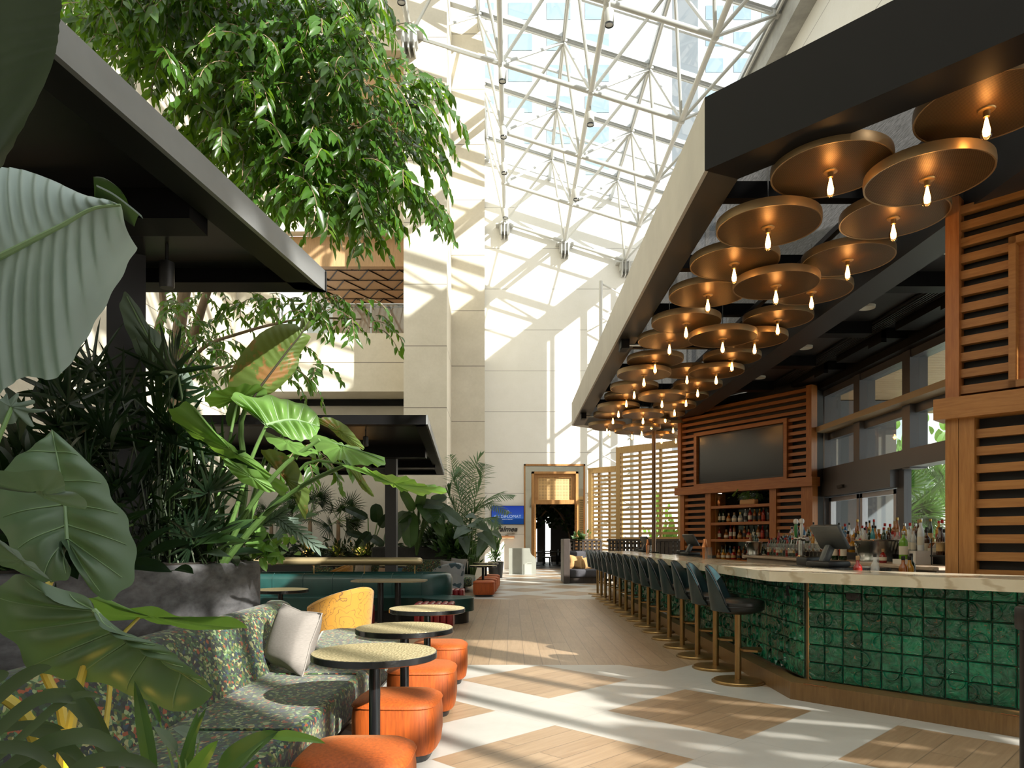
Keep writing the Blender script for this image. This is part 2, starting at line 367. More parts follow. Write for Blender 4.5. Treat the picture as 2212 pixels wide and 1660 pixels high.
# spotlights on the lower chords
t0 = thing('truss_spotlight', '', 'spotlight', (0,0,0), 'white spotlights under the space frame')
MB().lathe([(.10,.02),(.125,.05),(.125,.36),(.10,.42),(.03,.44),(.03,.62),(.0,.62)], n=16).build('housing', M_TUBE, t0)
MB().lathe([(.0,.03),(.095,.03),(.105,.0),(.12,.0),(.12,.06)], n=16).build('lens', mat('dark_lens', (.01,.01,.01), .1), t0)
spots = [(1,20.3),(1,28.4),(1,32.1),(2,18.6),(2,22.4),(2,25.5),(2,28.0),(2,31.9),(3,23.2),(3,28.3),(3,18.7)]
row = ['','beside the stone tower','of the middle truss line','of the line above the bar']
cnt = {}
for n_, (i, y) in enumerate(sorted(spots, key=lambda a: (a[0], a[1]))):
    cnt[i] = cnt.get(i, 0)+1
    o = t0 if n_ == 0 else dup(t0)
    o.location = (BX[i]+(.05 if i else 0), y, bh(BX[i])-.66)
    o['label'] = f'white spotlight with black lens, {ordinal(cnt[i])} from the camera {row[i]}'
# ---------------------------------------------------------------- city outside the glass
def tower(nm, label, x0, x1, y, z1, bay, col, wc):
    t = thing(nm, label, 'building', ((x0+x1)/2, y, 0))
    MB().bb((x0,y,0),(x1,y+15,z1)).build('facade', mat('tower_wall', col, .8), t)
    g = MB(); z = 4.0
    while z < z1-2:
        x = x0+1
        while x < x1-bay*.8: g.bb((x,y-.06,z),(x+bay*.62,y+.1,z+1.8)); x += bay
        z += 3.4
    o = g.build('window_band', mat('tower_glass', wc, .2), t); o['kind'] = 'stuff'
tower('hotel_tower', 'pale tower block seen faintly through the skylight above the end wall', -14, 14, 78, 95, 4.2, (.33,.345,.35), (.17,.23,.27))
tower('apartment_tower', 'pale blue tower block behind the skylight over the bar', 24, 52, 92, 110, 3.6, (.30,.33,.36), (.16,.22,.27))
# ---------------------------------------------------------------- bar canopy
M_BRONZE = mat('skylit_bronze_metal', (.50,.475,.43), .45, .4, var=(1.5,.10))  # pale tone puts the sky light on the fascia into the metal colour
M_DKB = mat('brown_black_metal', (.045,.038,.030), .42, .3)
M_GUN = mat('gunmetal', (.035,.035,.037), .38, .3)
def scrim_mat():
    n = NT('grey_scrim_fabric'); v = n.obj((60,4,1)); f = n.noise(v, 3.0, 3.0, .6)
    col = n.ramp(f, [(.35, (.05,.05,.052)), (.7, (.14,.14,.145))])
    b = n.n('BsdfDiffuse', i={0: col}); tl = n.n('BsdfTranslucent', i={0: col}); tr = n.n('BsdfTransparent', i={0: (.9,.9,.9,1)})
    a = n.n('MixShader', i={0: .5, 1: b.outputs[0], 2: tl.outputs[0]}); x = n.n('MixShader', i={0: .05, 1: a.outputs[0], 2: tr.outputs[0]})
    return n.done(x.outputs[0])
M_SCRIM = scrim_mat()
ZB, ZT = 4.26, 4.83
can = thing('bar_canopy', 'black steel canopy frame with pale sky-lit outer edge hanging over the bar', 'canopy', (2.6,11,ZB))
p0, p1, p2, p3 = V((1.5,17.9)), V((1.5,5.55)), V((4.4,2.44)), V((5.2,21.0))
def side(a, b, th=.30):
    d = (b-a).normalized(); n = V((-d.y, d.x)); return n*th
q1 = V((1.80,5.68)); q0 = V((1.80,17.8)); q2 = V((4.4,2.90)); q3 = V((5.2,20.6))
MB().prism([p0,p1,(1.53,5.56),(1.53,17.89)], ZB, ZT).build('side_fascia', M_BRONZE, can, smooth=False); MB().prism([(1.53,17.89),(1.53,5.56),q1,q0], ZB, ZT-.005).build('side_beam', M_DKB, can, smooth=False)
MB().prism([p1,p2,q2,q1], ZB, ZT).build('front_fascia', M_BLACK, can, smooth=False)
MB().prism([p0,q0,q3,p3], ZB, ZT).build('end_fascia', M_BRONZE, can, smooth=False)
MB().prism([(3.96,3.3),(4.34,2.9),(4.34,20.2),(3.96,19.9)], ZB, ZT).build('inner_beam', M_GUN, can, smooth=False)
for k in range(8):
    y = 5.0+k*1.72; MB().bb((max(1.75, 1.8 if y > 5.7 else 2.3),y-.06,ZB+.32),(4.0,y+.06,ZB+.48)).build('cross_beam', M_BLACK, can, smooth=False)
for x in (2.55, 3.3): MB().bb((x-.03,5.0 if x < 3 else 4.2,ZB+.25),(x+.03,19,ZB+.31)).build('strut_channel', M_GUN, can, smooth=False)
MB().add([(1.75,5.6,ZT-.03),(4.2,2.9,ZT-.03),(4.2,20,ZT-.03),(1.75,17.9,ZT-.03)], [(0,1,2,3)]).build('scrim_cloth', M_SCRIM, can, smooth=False)
for y in (10.3, 16.2):
    b = MB().rbox((1.62,y,ZB-.06),(.12,.26,.14),.01,1).build('junction_box', M_BLACK, can); MB().tube([(1.68,y,ZB-.06),(1.86,y,ZB-.06)], .02).build('conduit', M_STEEL, b)
t = thing('canopy_post', 'slim bronze post rising from the far bar to the canopy', 'post', (3.48,17.5,0))
MB().tube([(3.48,17.5,.02),(3.48,17.5,ZB+.05)], .05, 14).build('shaft', mat('bronze_post', (.20,.13,.08), .4, .5), t)
MB().lathe([(.1,0),(.1,.02),(.05,.03)], (3.48,17.5,0)).build('base', M_BRONZE, t)
# ---------------------------------------------------------------- solid ceiling right of the beam
M_CEIL = mat('charcoal_ceiling', (.020,.019,.021), .42, var=(1.2,.15))
m = MB(); m.prism([(4.3,3.7),(6.5,3.7),(6.5,17.0),(4.3,19.6)], 4.62, 4.82); struct(m.build('ceiling_bar', M_CEIL, smooth=False))
m = MB()
for y in (6.8,8.7,10.65,12.6,14.6,16.6,18.6): m.bb((4.3,y-.12,4.44),(5.32,y+.12,4.62))
struct(m.build('trim_5', M_BLACK, smooth=False))
m = MB()
for y in (7.75,9.7,11.6,13.6,15.6): m.bb((5.62,y-.75,4.46),(6.02,y+.75,4.62)); m.bb((5.62,y-.75,4.40),(5.70,y-.35,4.62))
m.bb((6.02,5.0,4.34),(6.3,17,4.62)); struct(m.build('trim_6', M_BLACK, smooth=False))
t = thing('linear_ceiling_diffuser', 'long slotted black air diffuser running along the dark bar ceiling', 'air diffuser', (5.47,11,4.6))
MB().bb((5.32,3.8,4.58),(5.62,17.4,4.61)).build('frame', M_GUN, t, smooth=False)
g = MB()
for k in range(6): g.bb((5.345+k*.045,3.8,4.555),(5.362+k*.045,17.4,4.59))
g.build('slat', M_GUN, t, smooth=False)
M_WARMWHITE = mat('off_white_cap', (.62,.58,.50), .5)
for k, y in enumerate((7.9,9.85,11.9,14.1,16.6)):
    t = thing('ceiling_downlight', f'round off-white downlight in the dark bar ceiling, {ordinal(k+1)} from the camera', 'ceiling light', (4.9,y,4.6), 'downlights in the bar ceiling')
    MB().lathe([(.0,0),(.085,0),(.11,-.012),(.115,.02)], (4.9,y,4.6)).build('trim_ring', M_WARMWHITE, t)
# ---------------------------------------------------------------- pendants
def disc_mat():
    n = NT('perforated_bronze_mesh'); v = n.obj((1,1,1)); vo = n.n('TexVoronoi', i={'Vector': v, 'Scale': 95.0, 'Randomness': .12}).outputs['Distance']
    hole = n.math('LESS_THAN', vo, .34)
    col = n.mix(hole, (.20,.115,.048,1), (.055,.03,.013,1)); col2 = n.mix(hole, (.50,.40,.26,1), (.30,.24,.15,1))
    b = n.n('BsdfPrincipled', i={'Base Color': col, 'Roughness': .42, 'Metallic': .55})
    tl = n.n('BsdfTranslucent', i={0: col2}); x = n.n('MixShader', i={0: .33, 1: b.outputs[0], 2: tl.outputs[0]}); return n.done(x.outputs[0])
M_DISC = disc_mat(); M_RIM = mat('bronze_rim', (.30,.20,.10), .4, .6); M_BRASS = mat('aged_brass', (.33,.21,.085), .38, .9, var=(3.0,.2))
M_BULB = emis('lit_filament_bulb', (1.0,.60,.25), 24.0); M_BULBG = glassmat('bulb_glass', (1.0,.86,.62), .5)
RD = .435
pend = thing('pendant_lamp', '', 'pendant lamp', (0,0,0), 'perforated disc pendants over the bar')
disc = MB().lathe([(.0,.012),(.2,.010),(RD-.01,.010),(RD-.01,.0),(.2,.0),(.0,.002)], n=56).build('disc_shade', M_DISC, pend)
MB().lathe([(RD-.012,-.002),(RD,-.004),(RD+.004,.035),(RD,.072),(RD-.012,.072),(RD-.012,-.002)], n=56).build('rim', M_RIM, disc)
soc = MB().lathe([(.055,0),(.05,-.008),(.022,-.012),(.020,-.05),(.0,-.05)], n=18).build('socket', M_BRASS, pend)
bl = MB().lathe([(.014,-.05),(.017,-.068),(.030,-.115),(.038,-.155),(.033,-.185),(.018,-.200),(.0,-.204)], n=16).build('bulb', M_BULBG, pend)
MB().lathe([(.007,-.055),(.015,-.095),(.024,-.14),(.020,-.172),(.0,-.184)], n=10).build('filament', M_BULB, bl)
MB().tube([(0,0,.01),(0,0,.55)], .006, 6).build('hanging_rod', M_STEEL, pend)
PL = [(2131,237,324),(1794,370,268),(2003,388,280),(2235,362,250),(1930,472,244),(1659,492,229),(1586,570,195),(1831,563,203),(1676,618,187),(1529,638,170),(1753,632,176),
 (1680,692,157),(1482,699,151),(1561,732,146),(1630,736,142),(1446,737,135),(1581,776,127),(1415,781,124),(1484,806,115),(1547,806,118),(1391,811,113),(1507,836,106),(1370,840,105),
 (1482,859,97),(1353,860,97),(1430,860,101),(1457,880,92.5),(1336,883,92),(1324,899,86),(1389,898,88.7),(1437,896,84),(1407,911,83),(1454,920,80),(1311,921.5,82),(1317,926,77),(1386,927,79),(1365,934,76),(1429,943,76),(1460,943,76)]
pl = []
for cx, cy, w_ in PL:
    ob = math.sqrt(1+((cx-VX)/F)**2); Y = 2*RD*F*ob/w_; Y2 = F*2.74/(VY-cy); pl.append(P(cx, cy, Y*.6+Y2*.4))
pl.sort(key=lambda p: p.y)
EYE = V((0,0,HC))
for it in range(60):
    for a in range(len(pl)):
        for b in range(a+1, len(pl)):
            d = pl[a]-pl[b]
            if math.hypot(d.x,d.y) < 2*RD+.03 and abs(d.z) < .10:
                hi, lo = (a,b) if d.z > 0 else (b,a); pl[hi] = EYE+(pl[hi]-EYE)*1.002; pl[lo] = EYE+(pl[lo]-EYE)*.998
pl.sort(key=lambda p: p.y)
for k, p in enumerate(pl):
    o = pend if k == 0 else dup(pend)
    o.location = p; o.rotation_euler = (0,0,R.random()*6)
    o['label'] = f'lit perforated bronze disc pendant over the bar, {ordinal(k+1)} nearest to the camera'
    ld = bpy.data.lights.new('bulb_light', 'POINT'); ld.energy = BULB; ld.color = (1.0,.47,.14); ld.shadow_soft_size = .03
    lo = bpy.data.objects.new('bulb_light', ld); C.objects.link(lo); lo.location = p+V((0,0,-.135))
# ---------------------------------------------------------------- the bar
def marble_mat():
    n = NT('cream_marble'); v = n.obj((1,1,1), world=True); d = n.noise(v, 1.6, 6.0, .6, 1.2)
    vein = n.n('TexWave', i={'Vector': n.obj((.8,.8,2.2), (0,.5,.9), world=True), 'Scale': 1.1, 'Distortion': 9.0, 'Detail': 4.0, 'Detail Scale': 1.5}).outputs['Fac']
    c = n.ramp(d, [(.3, (.55,.48,.34)), (.7, (.72,.66,.53))]); c = n.mix(n.ramp(vein, [(.0,(.55,.55,.55)),(.12,(0,0,0))]), c, (.33,.24,.13,1))
    n.pbr(c, .16); return n.m
M_MARBLE = marble_mat()
def tile_mat():
    n = NT('green_glazed_tile'); v = n.obj((1,1,1)); a = n.n('Attribute', attribute_name='tone').outputs['Color']; s = n.n('SeparateColor', i={0: a})
    f = n.noise(n.obj((1,1,1)), 9.0, 5.0, .6, 1.5); f2 = n.math('ADD', n.math('MULTIPLY', f, .75), n.math('MULTIPLY_ADD', s.outputs[0], .26, .08))
    c = n.ramp(f2, [(.25, (.002,.018,.011)), (.55, (.003,.10,.053)), (.9, (.014,.30,.15))])
    rust = n.n('MapRange', i={0: n.noise(n.obj((1,1,1)), 16.0, 4.0, .6, 2.0), 1: .64, 2: .70}).outputs[0]; c = n.mix(rust, c, (.26,.11,.04,1))
    b = n.bump(n.noise(n.obj((1,1,1)), 11.0, 3.0, .5, 1.0),  .65, .03)
    n.pbr(c, .06, 0, b, **{'Specular IOR Level': .9}); return n.m
M_TILE = tile_mat(); M_GROUT = mat('dark_green_grout', (.085,.115,.075), .8)
M_PLINTH = wood('brown_plinth', (.15,.08,.03), (.24,.14,.055), .35)
ca, sa = .68, -.733
K0 = V((2.42,6.2)); T0 = V((2.62,6.32))
bar = thing('bar_counter', 'long bar with cream marble top, green glazed tile front and brown plinth', 'bar', (2.9,10,0))
far = 17.9; near = 2.6                         # near: length along the slanted face
K1, T1 = K0+V((ca,sa))*near, T0+V((ca,sa))*near
E = .75
MB().prism([(2.23,far),(2.23,6.18),(2.23+ca*near,6.18+sa*near),(2.23+ca*near+.52,6.18+sa*near+.5),(2.98,6.60),(2.98,far+.3)], 1.025, 1.11).build('marble_top', M_MARBLE, bar, smooth=False)
MB().prism([(K0.x,far-.1),K0,K1,(K1.x+.1,K1.y+.1),(K0.x+.14,6.4),(K0.x+.14,far-.1)], 0, .15).build('plinth', M_PLINTH, bar, smooth=False)
MB().prism([(T0.x+.012,far-.15),(T0.x+.012,T0.y+.01),(T1.x,T1.y+.015),(T1.x+.3,T1.y+.3),(T0.x+.35,T0.y+.2),(T0.x+.35,far-.15)], .14, 1.03).build('core', M_GROUT, bar, smooth=False)
for a_ in (.12, 1.55): MB().box((K0.x+ca*(a_+.1)-.0,K0.y+sa*(a_+.1)+.0,.1515),(.2,.012,.004), math.atan2(sa,ca)).build('copper_strip', mat('copper_strip', (.75,.33,.18), .25, 1.0), bar)
def tile_face(org, ex, L, name):
    ts = .155; vs, fs, tone = [], [], []; m = MB(); n_ = V((ex.y, -ex.x, 0))*(1 if ex.x > .1 else 1)
    def pt(s, z, d): q = V((org.x, org.y, 0))+V((ex.x,ex.y,0))*s+nn*d; q.z = z; return q
    nn = V((ex.y, -ex.x, 0))
    cols = int(L/ts); rows = 6; rnd = random.Random(3)
    for c in range(cols):
        for r in range(rows):
            s0, s1 = c*ts+.003, (c+1)*ts-.003; z0, z1 = .152+r*ts+.003, min(1.03,.152+(r+1)*ts-.003); tv = rnd.random()
            b0 = len(m.f); e = .006
            m.add([pt(s0,z0,0),pt(s1,z0,0),pt(s1,z1,0),pt(s0,z1,0),pt(s0+e,z0+e,.010),pt(s1-e,z0+e,.010),pt(s1-e,z1-e,.010),pt(s0+e,z1-e,.010)],
                  [(4,5,6,7),(0,1,5,4),(1,2,6,5),(2,3,7,6),(3,0,4,7)])
            d_ = rnd.randrange(5); cs, cz, rr = (s0+s1)/2, (z0+z1)/2, ts*.43
            if d_ < 4:                              # raised half ring on the tile
                if d_ == 0: cs, a0 = s1-.001, 90
                elif d_ == 1: cs, a0 = s0+.001, -90
                elif d_ == 2: cz, a0 = z0+.001, 0
                else: cz, a0 = z1-.001, 180
                N = 12; vv = []
                for k in range(N+1):
                    a = math.radians(a0+180*k/N); cc, ss = math.cos(a), math.sin(a)
                    for ro, dd in ((rr-.017,.009),(rr-.011,.028),(rr-.005,.028),(rr+.001,.009)): vv.append(pt(min(max(cs+cc*ro,s0),s1), min(max(cz+ss*ro,z0),z1), dd))
                m.add(vv, [(k*4+q,(k+1)*4+q,(k+1)*4+q+1,k*4+q+1) for k in range(N) for q in range(3)])
            tone += [tv]*(len(m.f)-b0)
    o = m.build(name, M_TILE, bar, ang=50)
    at = o.data.color_attributes.new('tone', 'FLOAT_COLOR', 'CORNER'); vals = []
    for p in o.data.polygons: vals += [tone[p.index], 0, 0, 1]*len(p.vertices)
    at.data.foreach_set('color', vals)
tile_face(V((T0.x,T0.y)), V((ca,sa)), near-.05, 'tile_facing')
tile_face(V((T0.x,far-.2)), V((0,-1)), far-.2-T0.y, 'tile_facing')
MB().bb((T0.x-.006,T0.y-.02,.15),(T0.x+.01,T0.y+.01,1.03)).build('corner_trim', M_BRASS, bar)
M_BLK = mat('black_plastic', (.012,.012,.013), .4)
def outlet(px, py, label, M_, w_, h_):
    t = thing('power_outlet', label, 'outlet', M_.translation)
    MB().rbox((0,0,0),(w_,.02,h_),.006,2,M=M_).build('cover_plate', M_BLK, t)
    for s in (-1,1): MB().box((0,0,0),(.02,.006,.03) if w_ < .1 else (.035,.006,.02), M=M_ @ Matrix.Translation((s*w_*.25 if w_ > .1 else 0,-.011,0 if w_ > .1 else s*.03))).build('socket', mat('black_socket', (.03,.03,.03), .3), t)
an = math.atan2(sa, ca)
q = T0+V((ca,sa))*.40; outlet(0,0,'wide black power outlet on the slanted green tile front', Matrix.Translation((q.x-.733*.016,q.y-.68*.016,.905)) @ Matrix.Rotation(an,4,'Z'), .125, .06)
outlet(0,0,'small black power outlet on the long tiled side by the nearest stool', Matrix.Translation((T0.x-.016,6.72,.905)) @ Matrix.Rotation(-math.pi/2,4,'Z'), .07, .09)
# ---------------------------------------------------------------- stools
M_LEATHER = mat('dark_teal_leather', (.017,.038,.044), .3, var=(6.0,.25), bump=(90,.08), **{'Specular IOR Level': .3})
M_LEATHB = mat('black_leather', (.016,.018,.018), .3, bump=(90,.06))
st = thing('bar_stool', '', 'bar stool', (0,0,0), 'bar stools along the bar')
MB().lathe([(.0,.0),(.25,.0),(.25,.012),(.235,.016),(.23,.026),(.05,.032),(.0,.032)], n=32).build('base_plate', M_BRASS, st)
pole_ = MB().tube([(0,0,.03),(0,0,.70)], .032, 14).build('column', M_BRASS, st)
fr = MB(); fr.prism([(.02,-.02),(.06,-.10),(.19,-.12),(.22,-.07),(.22,.07),(.19,.12),(.06,.10),(.02,.02)], .315, .335); fr.build('footrest', M_BRASS, st, smooth=False)
MB().lathe([(.0,.665),(.10,.665),(.215,.69),(.245,.72),(.25,.745),(.246,.75),(.25,.757),(.245,.785),(.215,.805),(.12,.815),(.0,.812)], n=36).build('seat', M_LEATHB, st)
def backf(u, v, off):                               # wrap-round back; u round, v up
    a = math.radians(180+(u-.5)*158); h = .70+.43*v*(1-.86*abs(2*u-1)**2.6)
    r = .255+.03*v-off; lean = .03*v
    return V((math.cos(a)*r-lean, math.sin(a)*r, h))
b = MB(); NU, NV = 26, 8
vs = [backf(i/NU, j/NV, 0) for i in range(NU+1) for j in range(NV+1)]+[backf(i/NU, j/NV, .042*(1-.25*j/NV)) for i in range(NU+1) for j in range(NV+1)]
k = (NU+1)*(NV+1); I = lambda i,j,s: s*k+i*(NV+1)+j
fs = [(I(i,j,0),I(i,j+1,0),I(i+1,j+1,0),I(i+1,j,0)) for i in range(NU) for j in range(NV)]+[(I(i,j,1),I(i+1,j,1),I(i+1,j+1,1),I(i,j+1,1)) for i in range(NU) for j in range(NV)]
fs += [(I(i,NV,0),I(i,NV,1),I(i+1,NV,1),I(i+1,NV,0)) for i in range(NU)]+[(I(0,j,0),I(0,j,1),I(0,j+1,1),I(0,j+1,0)) for j in range(NV)]+[(I(NU,j,1),I(NU,j,0),I(NU,j+1,0),I(NU,j+1,1)) for j in range(NV)]
bk = b.add(vs, fs).build('backrest', M_LEATHER, st, ang=60)
MB().tube([backf(i/NU,1,.02)+V((0,0,.004)) for i in range(NU+1)], .009, 6).build('piping', M_LEATHB, bk)
for k in range(16):
    y = 6.94+k*.757; o = st if k == 0 else dup(st)
    o.location = (2.2,y,0); o.rotation_euler = (0,0,math.radians(-24+R.uniform(-5,5)))
    o['label'] = ('black leather bar stool nearest the camera, fully in view at the bar corner' if k == 0 else f'black leather bar stool on brass post, {ordinal(k+1)} along the bar from the near corner')
# ---------------------------------------------------------------- black stanchion in the corner
t = thing('stanchion_post', 'tall black stanchion post cut off at the lower edge beside the bar', 'post', (2.32,3.2,0))
MB().tube([(2.32,3.2,.02),(2.32,3.2,.98)], .035, 16).build('tube', M_BLK, t); MB().rbox((2.32,3.2,1.03),(.085,.085,.11),.015,2).build('belt_head', M_BLK, t)
MB().lathe([(.17,0),(.17,.012),(.04,.03)], (2.32,3.2,0)).build('base', M_BLK, t); MB().rbox((2.285,3.16,1.02),(.016,.02,.055),.004,1).build('clip', M_STEEL, t)
# ---------------------------------------------------------------- slatted oak units standing on slanted lines
class Loc:                                       # s along the face, d toward the viewer, z up
    def __init__(s, A, e):
        s.A = V(A); s.e = V(e).normalized(); s.n = V((s.e.y, -s.e.x)); s.an = math.atan2(s.e.y, s.e.x)
    def M(s, a, d, z): q = s.A+s.e*a+s.n*d; return Matrix.Translation((q.x,q.y,z)) @ Matrix.Rotation(s.an,4,'Z')
    def p(s, a, d, z): q = s.A+s.e*a+s.n*d; return V((q.x,q.y,z))
    def box(s, m, a0, a1, z0, z1, d0, d1): return m.box((0,0,0), (a1-a0,d1-d0,z1-z0), M=s.M((a0+a1)/2,(d0+d1)/2,(z0+z1)/2))
    def s_of(s, px): k = (px-VX)/F; return (k*s.A.y-s.A.x)/(s.e.x-k*s.e.y)
    def z_of(s, px, py): a = s.s_of(px); return HC-(py-VY)*(s.A.y+s.e.y*a)/F
U = Loc((3.97,16.9), (.54,-.84)); UL = U.s_of(1757)
M_BACKP = mat('black_backing', (.012,.011,.011), .6)
tv = thing('back_bar_unit', 'red cedar slatted back bar wall holding a television and bottle shelves', 'back bar', U.p(UL/2,0,0))
bdy = MB(); U.box(bdy, 0, UL, 2.5, 4.58, -.32, -.12); U.box(bdy, 0, U.s_of(1530), 0, 2.5, -.32, -.12); U.box(bdy, U.s_of(1672), UL, 0, 2.5, -.32, -.12); U.box(bdy, U.s_of(1530), U.s_of(1672), 0, 2.5, -.55, -.45)
bdy.build('backing', M_BACKP, tv, smooth=False)
sT = [(0,.1),(UL-.12,UL)]
for a0, a1 in sT:
    g = MB(); U.box(g, a0, a1, 2.56, 4.42, -.14, .06); g.build('upright', M_CEDARV, tv, smooth=False)
fx0, fx1 = U.s_of(1503), U.s_of(1704); fz0, fz1 = U.z_of(1600,1047), U.z_of(1600,921)
nslat = 13; z = 2.66
while z < 4.4:
    if z+.07 < fz0-.02 or z > fz1+.03: segs = [(.1,UL-.12)]
    else: segs = [(.1,fx0),(fx1,UL-.12)]
    for a0, a1 in segs:
        g = MB(); U.box(g, a0, a1, z, z+.064, -.08, .02); g.build('slat', M_CEDAR, tv, smooth=False)
    z += .138
g = MB(); fw = .08
for a0, a1, z0, z1 in ((fx0,fx1,fz0,fz0+fw),(fx0,fx1,fz1-fw,fz1),(fx0,fx0+fw,fz0+fw,fz1-fw),(fx1-fw,fx1,fz0+fw,fz1-fw)): U.box(g, a0, a1, z0, z1, -.12, .07)
g.build('screen_frame', M_CEDAR, tv, smooth=False)
g = MB(); U.box(g, -.05, UL+.05, 2.44, 2.62, -.14, .12); g.build('belt_rail', M_CEDAR, tv, smooth=False)
lx = [0, .12, U.s_of(1525), U.s_of(1537), U.s_of(1664), U.s_of(1678), UL-.25, UL]
for a0, a1 in ((lx[0]+.05,lx[1]+.05),(lx[2],lx[3]),(lx[4],lx[5]),(lx[6],lx[7])):
    g = MB(); U.box(g, a0, a1, 0, 2.44, -.14, .03); g.build('upright', M_CEDARV, tv, smooth=False)
for a0, a1 in ((lx[1]+.05,lx[2]),(lx[5],lx[6])):
    z = .5
    while z < 2.4:
        g = MB(); U.box(g, a0, a1, z, z+.064, -.08, .0); g.build('slat', M_CEDAR, tv, smooth=False); z += .138
sh0, sh1 = lx[3], lx[4]; SHZ = [.93]
for py0 in (1168, 1131, 1094): SHZ.append(U.z_of(1600, py0))
for z in SHZ:
    g = MB(); U.box(g, sh0, sh1, z-.03, z+.03, -.45, .02); g.build('shelf', M_CEDAR, tv, smooth=False)
for a in (sh0, sh1):
    g = MB(); U.box(g, a-.02, a+.02, .4, 2.44, -.46, -.12); g.build('side_panel', M_OAK, tv, smooth=False)
g = MB(); U.box(g, sh0, sh1, .4, 2.44, -.46, -.44); g.build('mirror_back', mat('dark_mirror', (.03,.04,.035), .08, .8), tv, smooth=False)
scr = thing('television', 'large dark flat television set in the red cedar slatted wall', 'television', U.p((fx0+fx1)/2,0,fz0))
g = MB(); U.box(g, fx0+fw+.02, fx1-fw-.02, fz0+fw+.01, fz1-fw-.01, -.11, .005); g.build('casing', M_BLK, scr, smooth=False)
g = MB(); U.box(g, fx0+fw+.05, fx1-fw-.05, fz0+fw+.04, fz1-fw-.04, .005, .012); g.build('screen', mat('dark_screen', (.018,.019,.022), .22), scr, smooth=False)
# near pillar
N_ = Loc((3.82,6.26), (.68,-.733)); NL = 1.3
pi_ = thing('slatted_pillar', 'tall oak slatted pillar beside the bar end, closest to the camera', 'pillar', N_.p(NL/2,0,0))
g = MB(); N_.box(g, .02, NL, 0, 4.55, -.45, -.10); g.build('backing', M_BACKP, pi_, smooth=False)
zb = N_.z_of(2130, 878)
M_OAKH = wood('honey_oak_level', (.27,.108,.022), (.43,.20,.055), .45, (1.2,1.2,14)); M_OAKV = wood('honey_oak_upright', (.27,.108,.022), (.43,.20,.055), .45, (14,14,1.2))
s75 = N_.s_of(2075)
for a0, a1, z0, z1 in ((0,s75,zb+.1,4.36),(0,.10,0,zb-.08),(.105,.22,0,zb-.08),(1.0,1.12,0,zb-.08)):
    g = MB(); N_.box(g, a0, a1, z0, z1, -.14, .05); g.build('upright', M_OAKV if z0 == 0 else M_CEDARV, pi_, smooth=False)
fa = N_.s_of(2181); f0, f1 = N_.z_of(2196, 838), N_.z_of(2196, 512)
z = zb+.13
while z < 4.3:
    a1 = fa if (z+.09 > f0 and z < f1) else NL
    g = MB(); N_.box(g, s75, a1, z, z+.072, -.07, .0); g.build('slat', M_OAKH, pi_, smooth=False); z += .142
g = MB()
for a0, a1, z0, z1 in ((fa,fa+.05,f0,f1),(fa,NL,f0,f0+.06),(fa,NL,f1-.06,f1)): N_.box(g, a0, a1, z0, z1, -.12, .04)
g.build('panel_frame', M_OAKH, pi_, smooth=False); g = MB(); N_.box(g, fa+.05, NL, f0+.06, f1-.06, -.12, -.06); g.build('recessed_panel', M_CEDAR, pi_, smooth=False)
g = MB(); N_.box(g, -.07, NL, zb-.09, zb+.09, -.14, .13); g.build('belt_rail', M_OAKH, pi_, smooth=False)
z = zb-.2
while z > .2:
    g = MB(); N_.box(g, .22, 1.0, z-.062, z+.012, -.07, .0); g.build('slat', M_OAKH, pi_, smooth=False); z -= .15
# ---------------------------------------------------------------- window wall beyond the bar
M_FRAME = mat('grey_aluminium_frame', (.10,.098,.108), .35, .4); M_LEDGE = mat('tan_ledge', (.38,.28,.17), .5)
m = MB(); WX = 6.3
for y in (6.35,7.95,9.55,11.15,12.75,14.35,15.9):
    m.bb((WX-.14,y-.11,2.5),(WX+.14,y+.11,4.5))
m.bb((WX-.16,5,2.52),(WX+.14,17,2.80)); m.bb((WX-.05,5,3.36),(WX+.1,17,3.5)); m.bb((WX-.12,5,4.22),(WX+.14,17,4.6))
for y in (5.5,6.8,8.1,9.4,10.1,11.4,11.5): m.bb((WX-.06,y-.05,0),(WX+.06,y+.05,2.55))
m.bb((WX-.1,5,0),(WX+.1,17,.12)); m.bb((WX-.12,14.1,0),(WX+.2,17,4.4))
struct(m.build('window_2', M_FRAME, smooth=False))
struct(MB().bb((WX-.34,5,3.50),(WX+.06,15.8,3.60)).build('trim_7', M_LEDGE, smooth=False))
struct(MB().bb((WX-.004,5,.1),(WX+.004,14.2,4.3)).build('window_3', M_PANE, smooth=False))
t = thing('sliding_door', 'grey framed sliding glass entrance door behind the bottles', 'door', (WX,13,0))
MB().bb((WX-.2,11.5,2.24),(WX+.1,14.1,2.52)).build('header_box', M_FRAME, t, smooth=False); MB().rbox((WX-.22,13.2,2.38),(.05,.22,.06),.01,1).build('door_sensor', M_BLK, t)
for y0 in (11.6, 12.85):
    g = MB()
    for a, b2, c0, c1 in ((y0,y0+.08,.02,2.22),(y0+1.12,y0+1.2,.02,2.22),(y0,y0+1.2,.02,.12),(y0,y0+1.2,2.14,2.22)): g.bb((WX-.05,a,c0),(WX+.05,b2,c1))
    g.build('leaf_frame', mat('silver_door_frame', (.42,.40,.43), .3, .6), t, smooth=False)
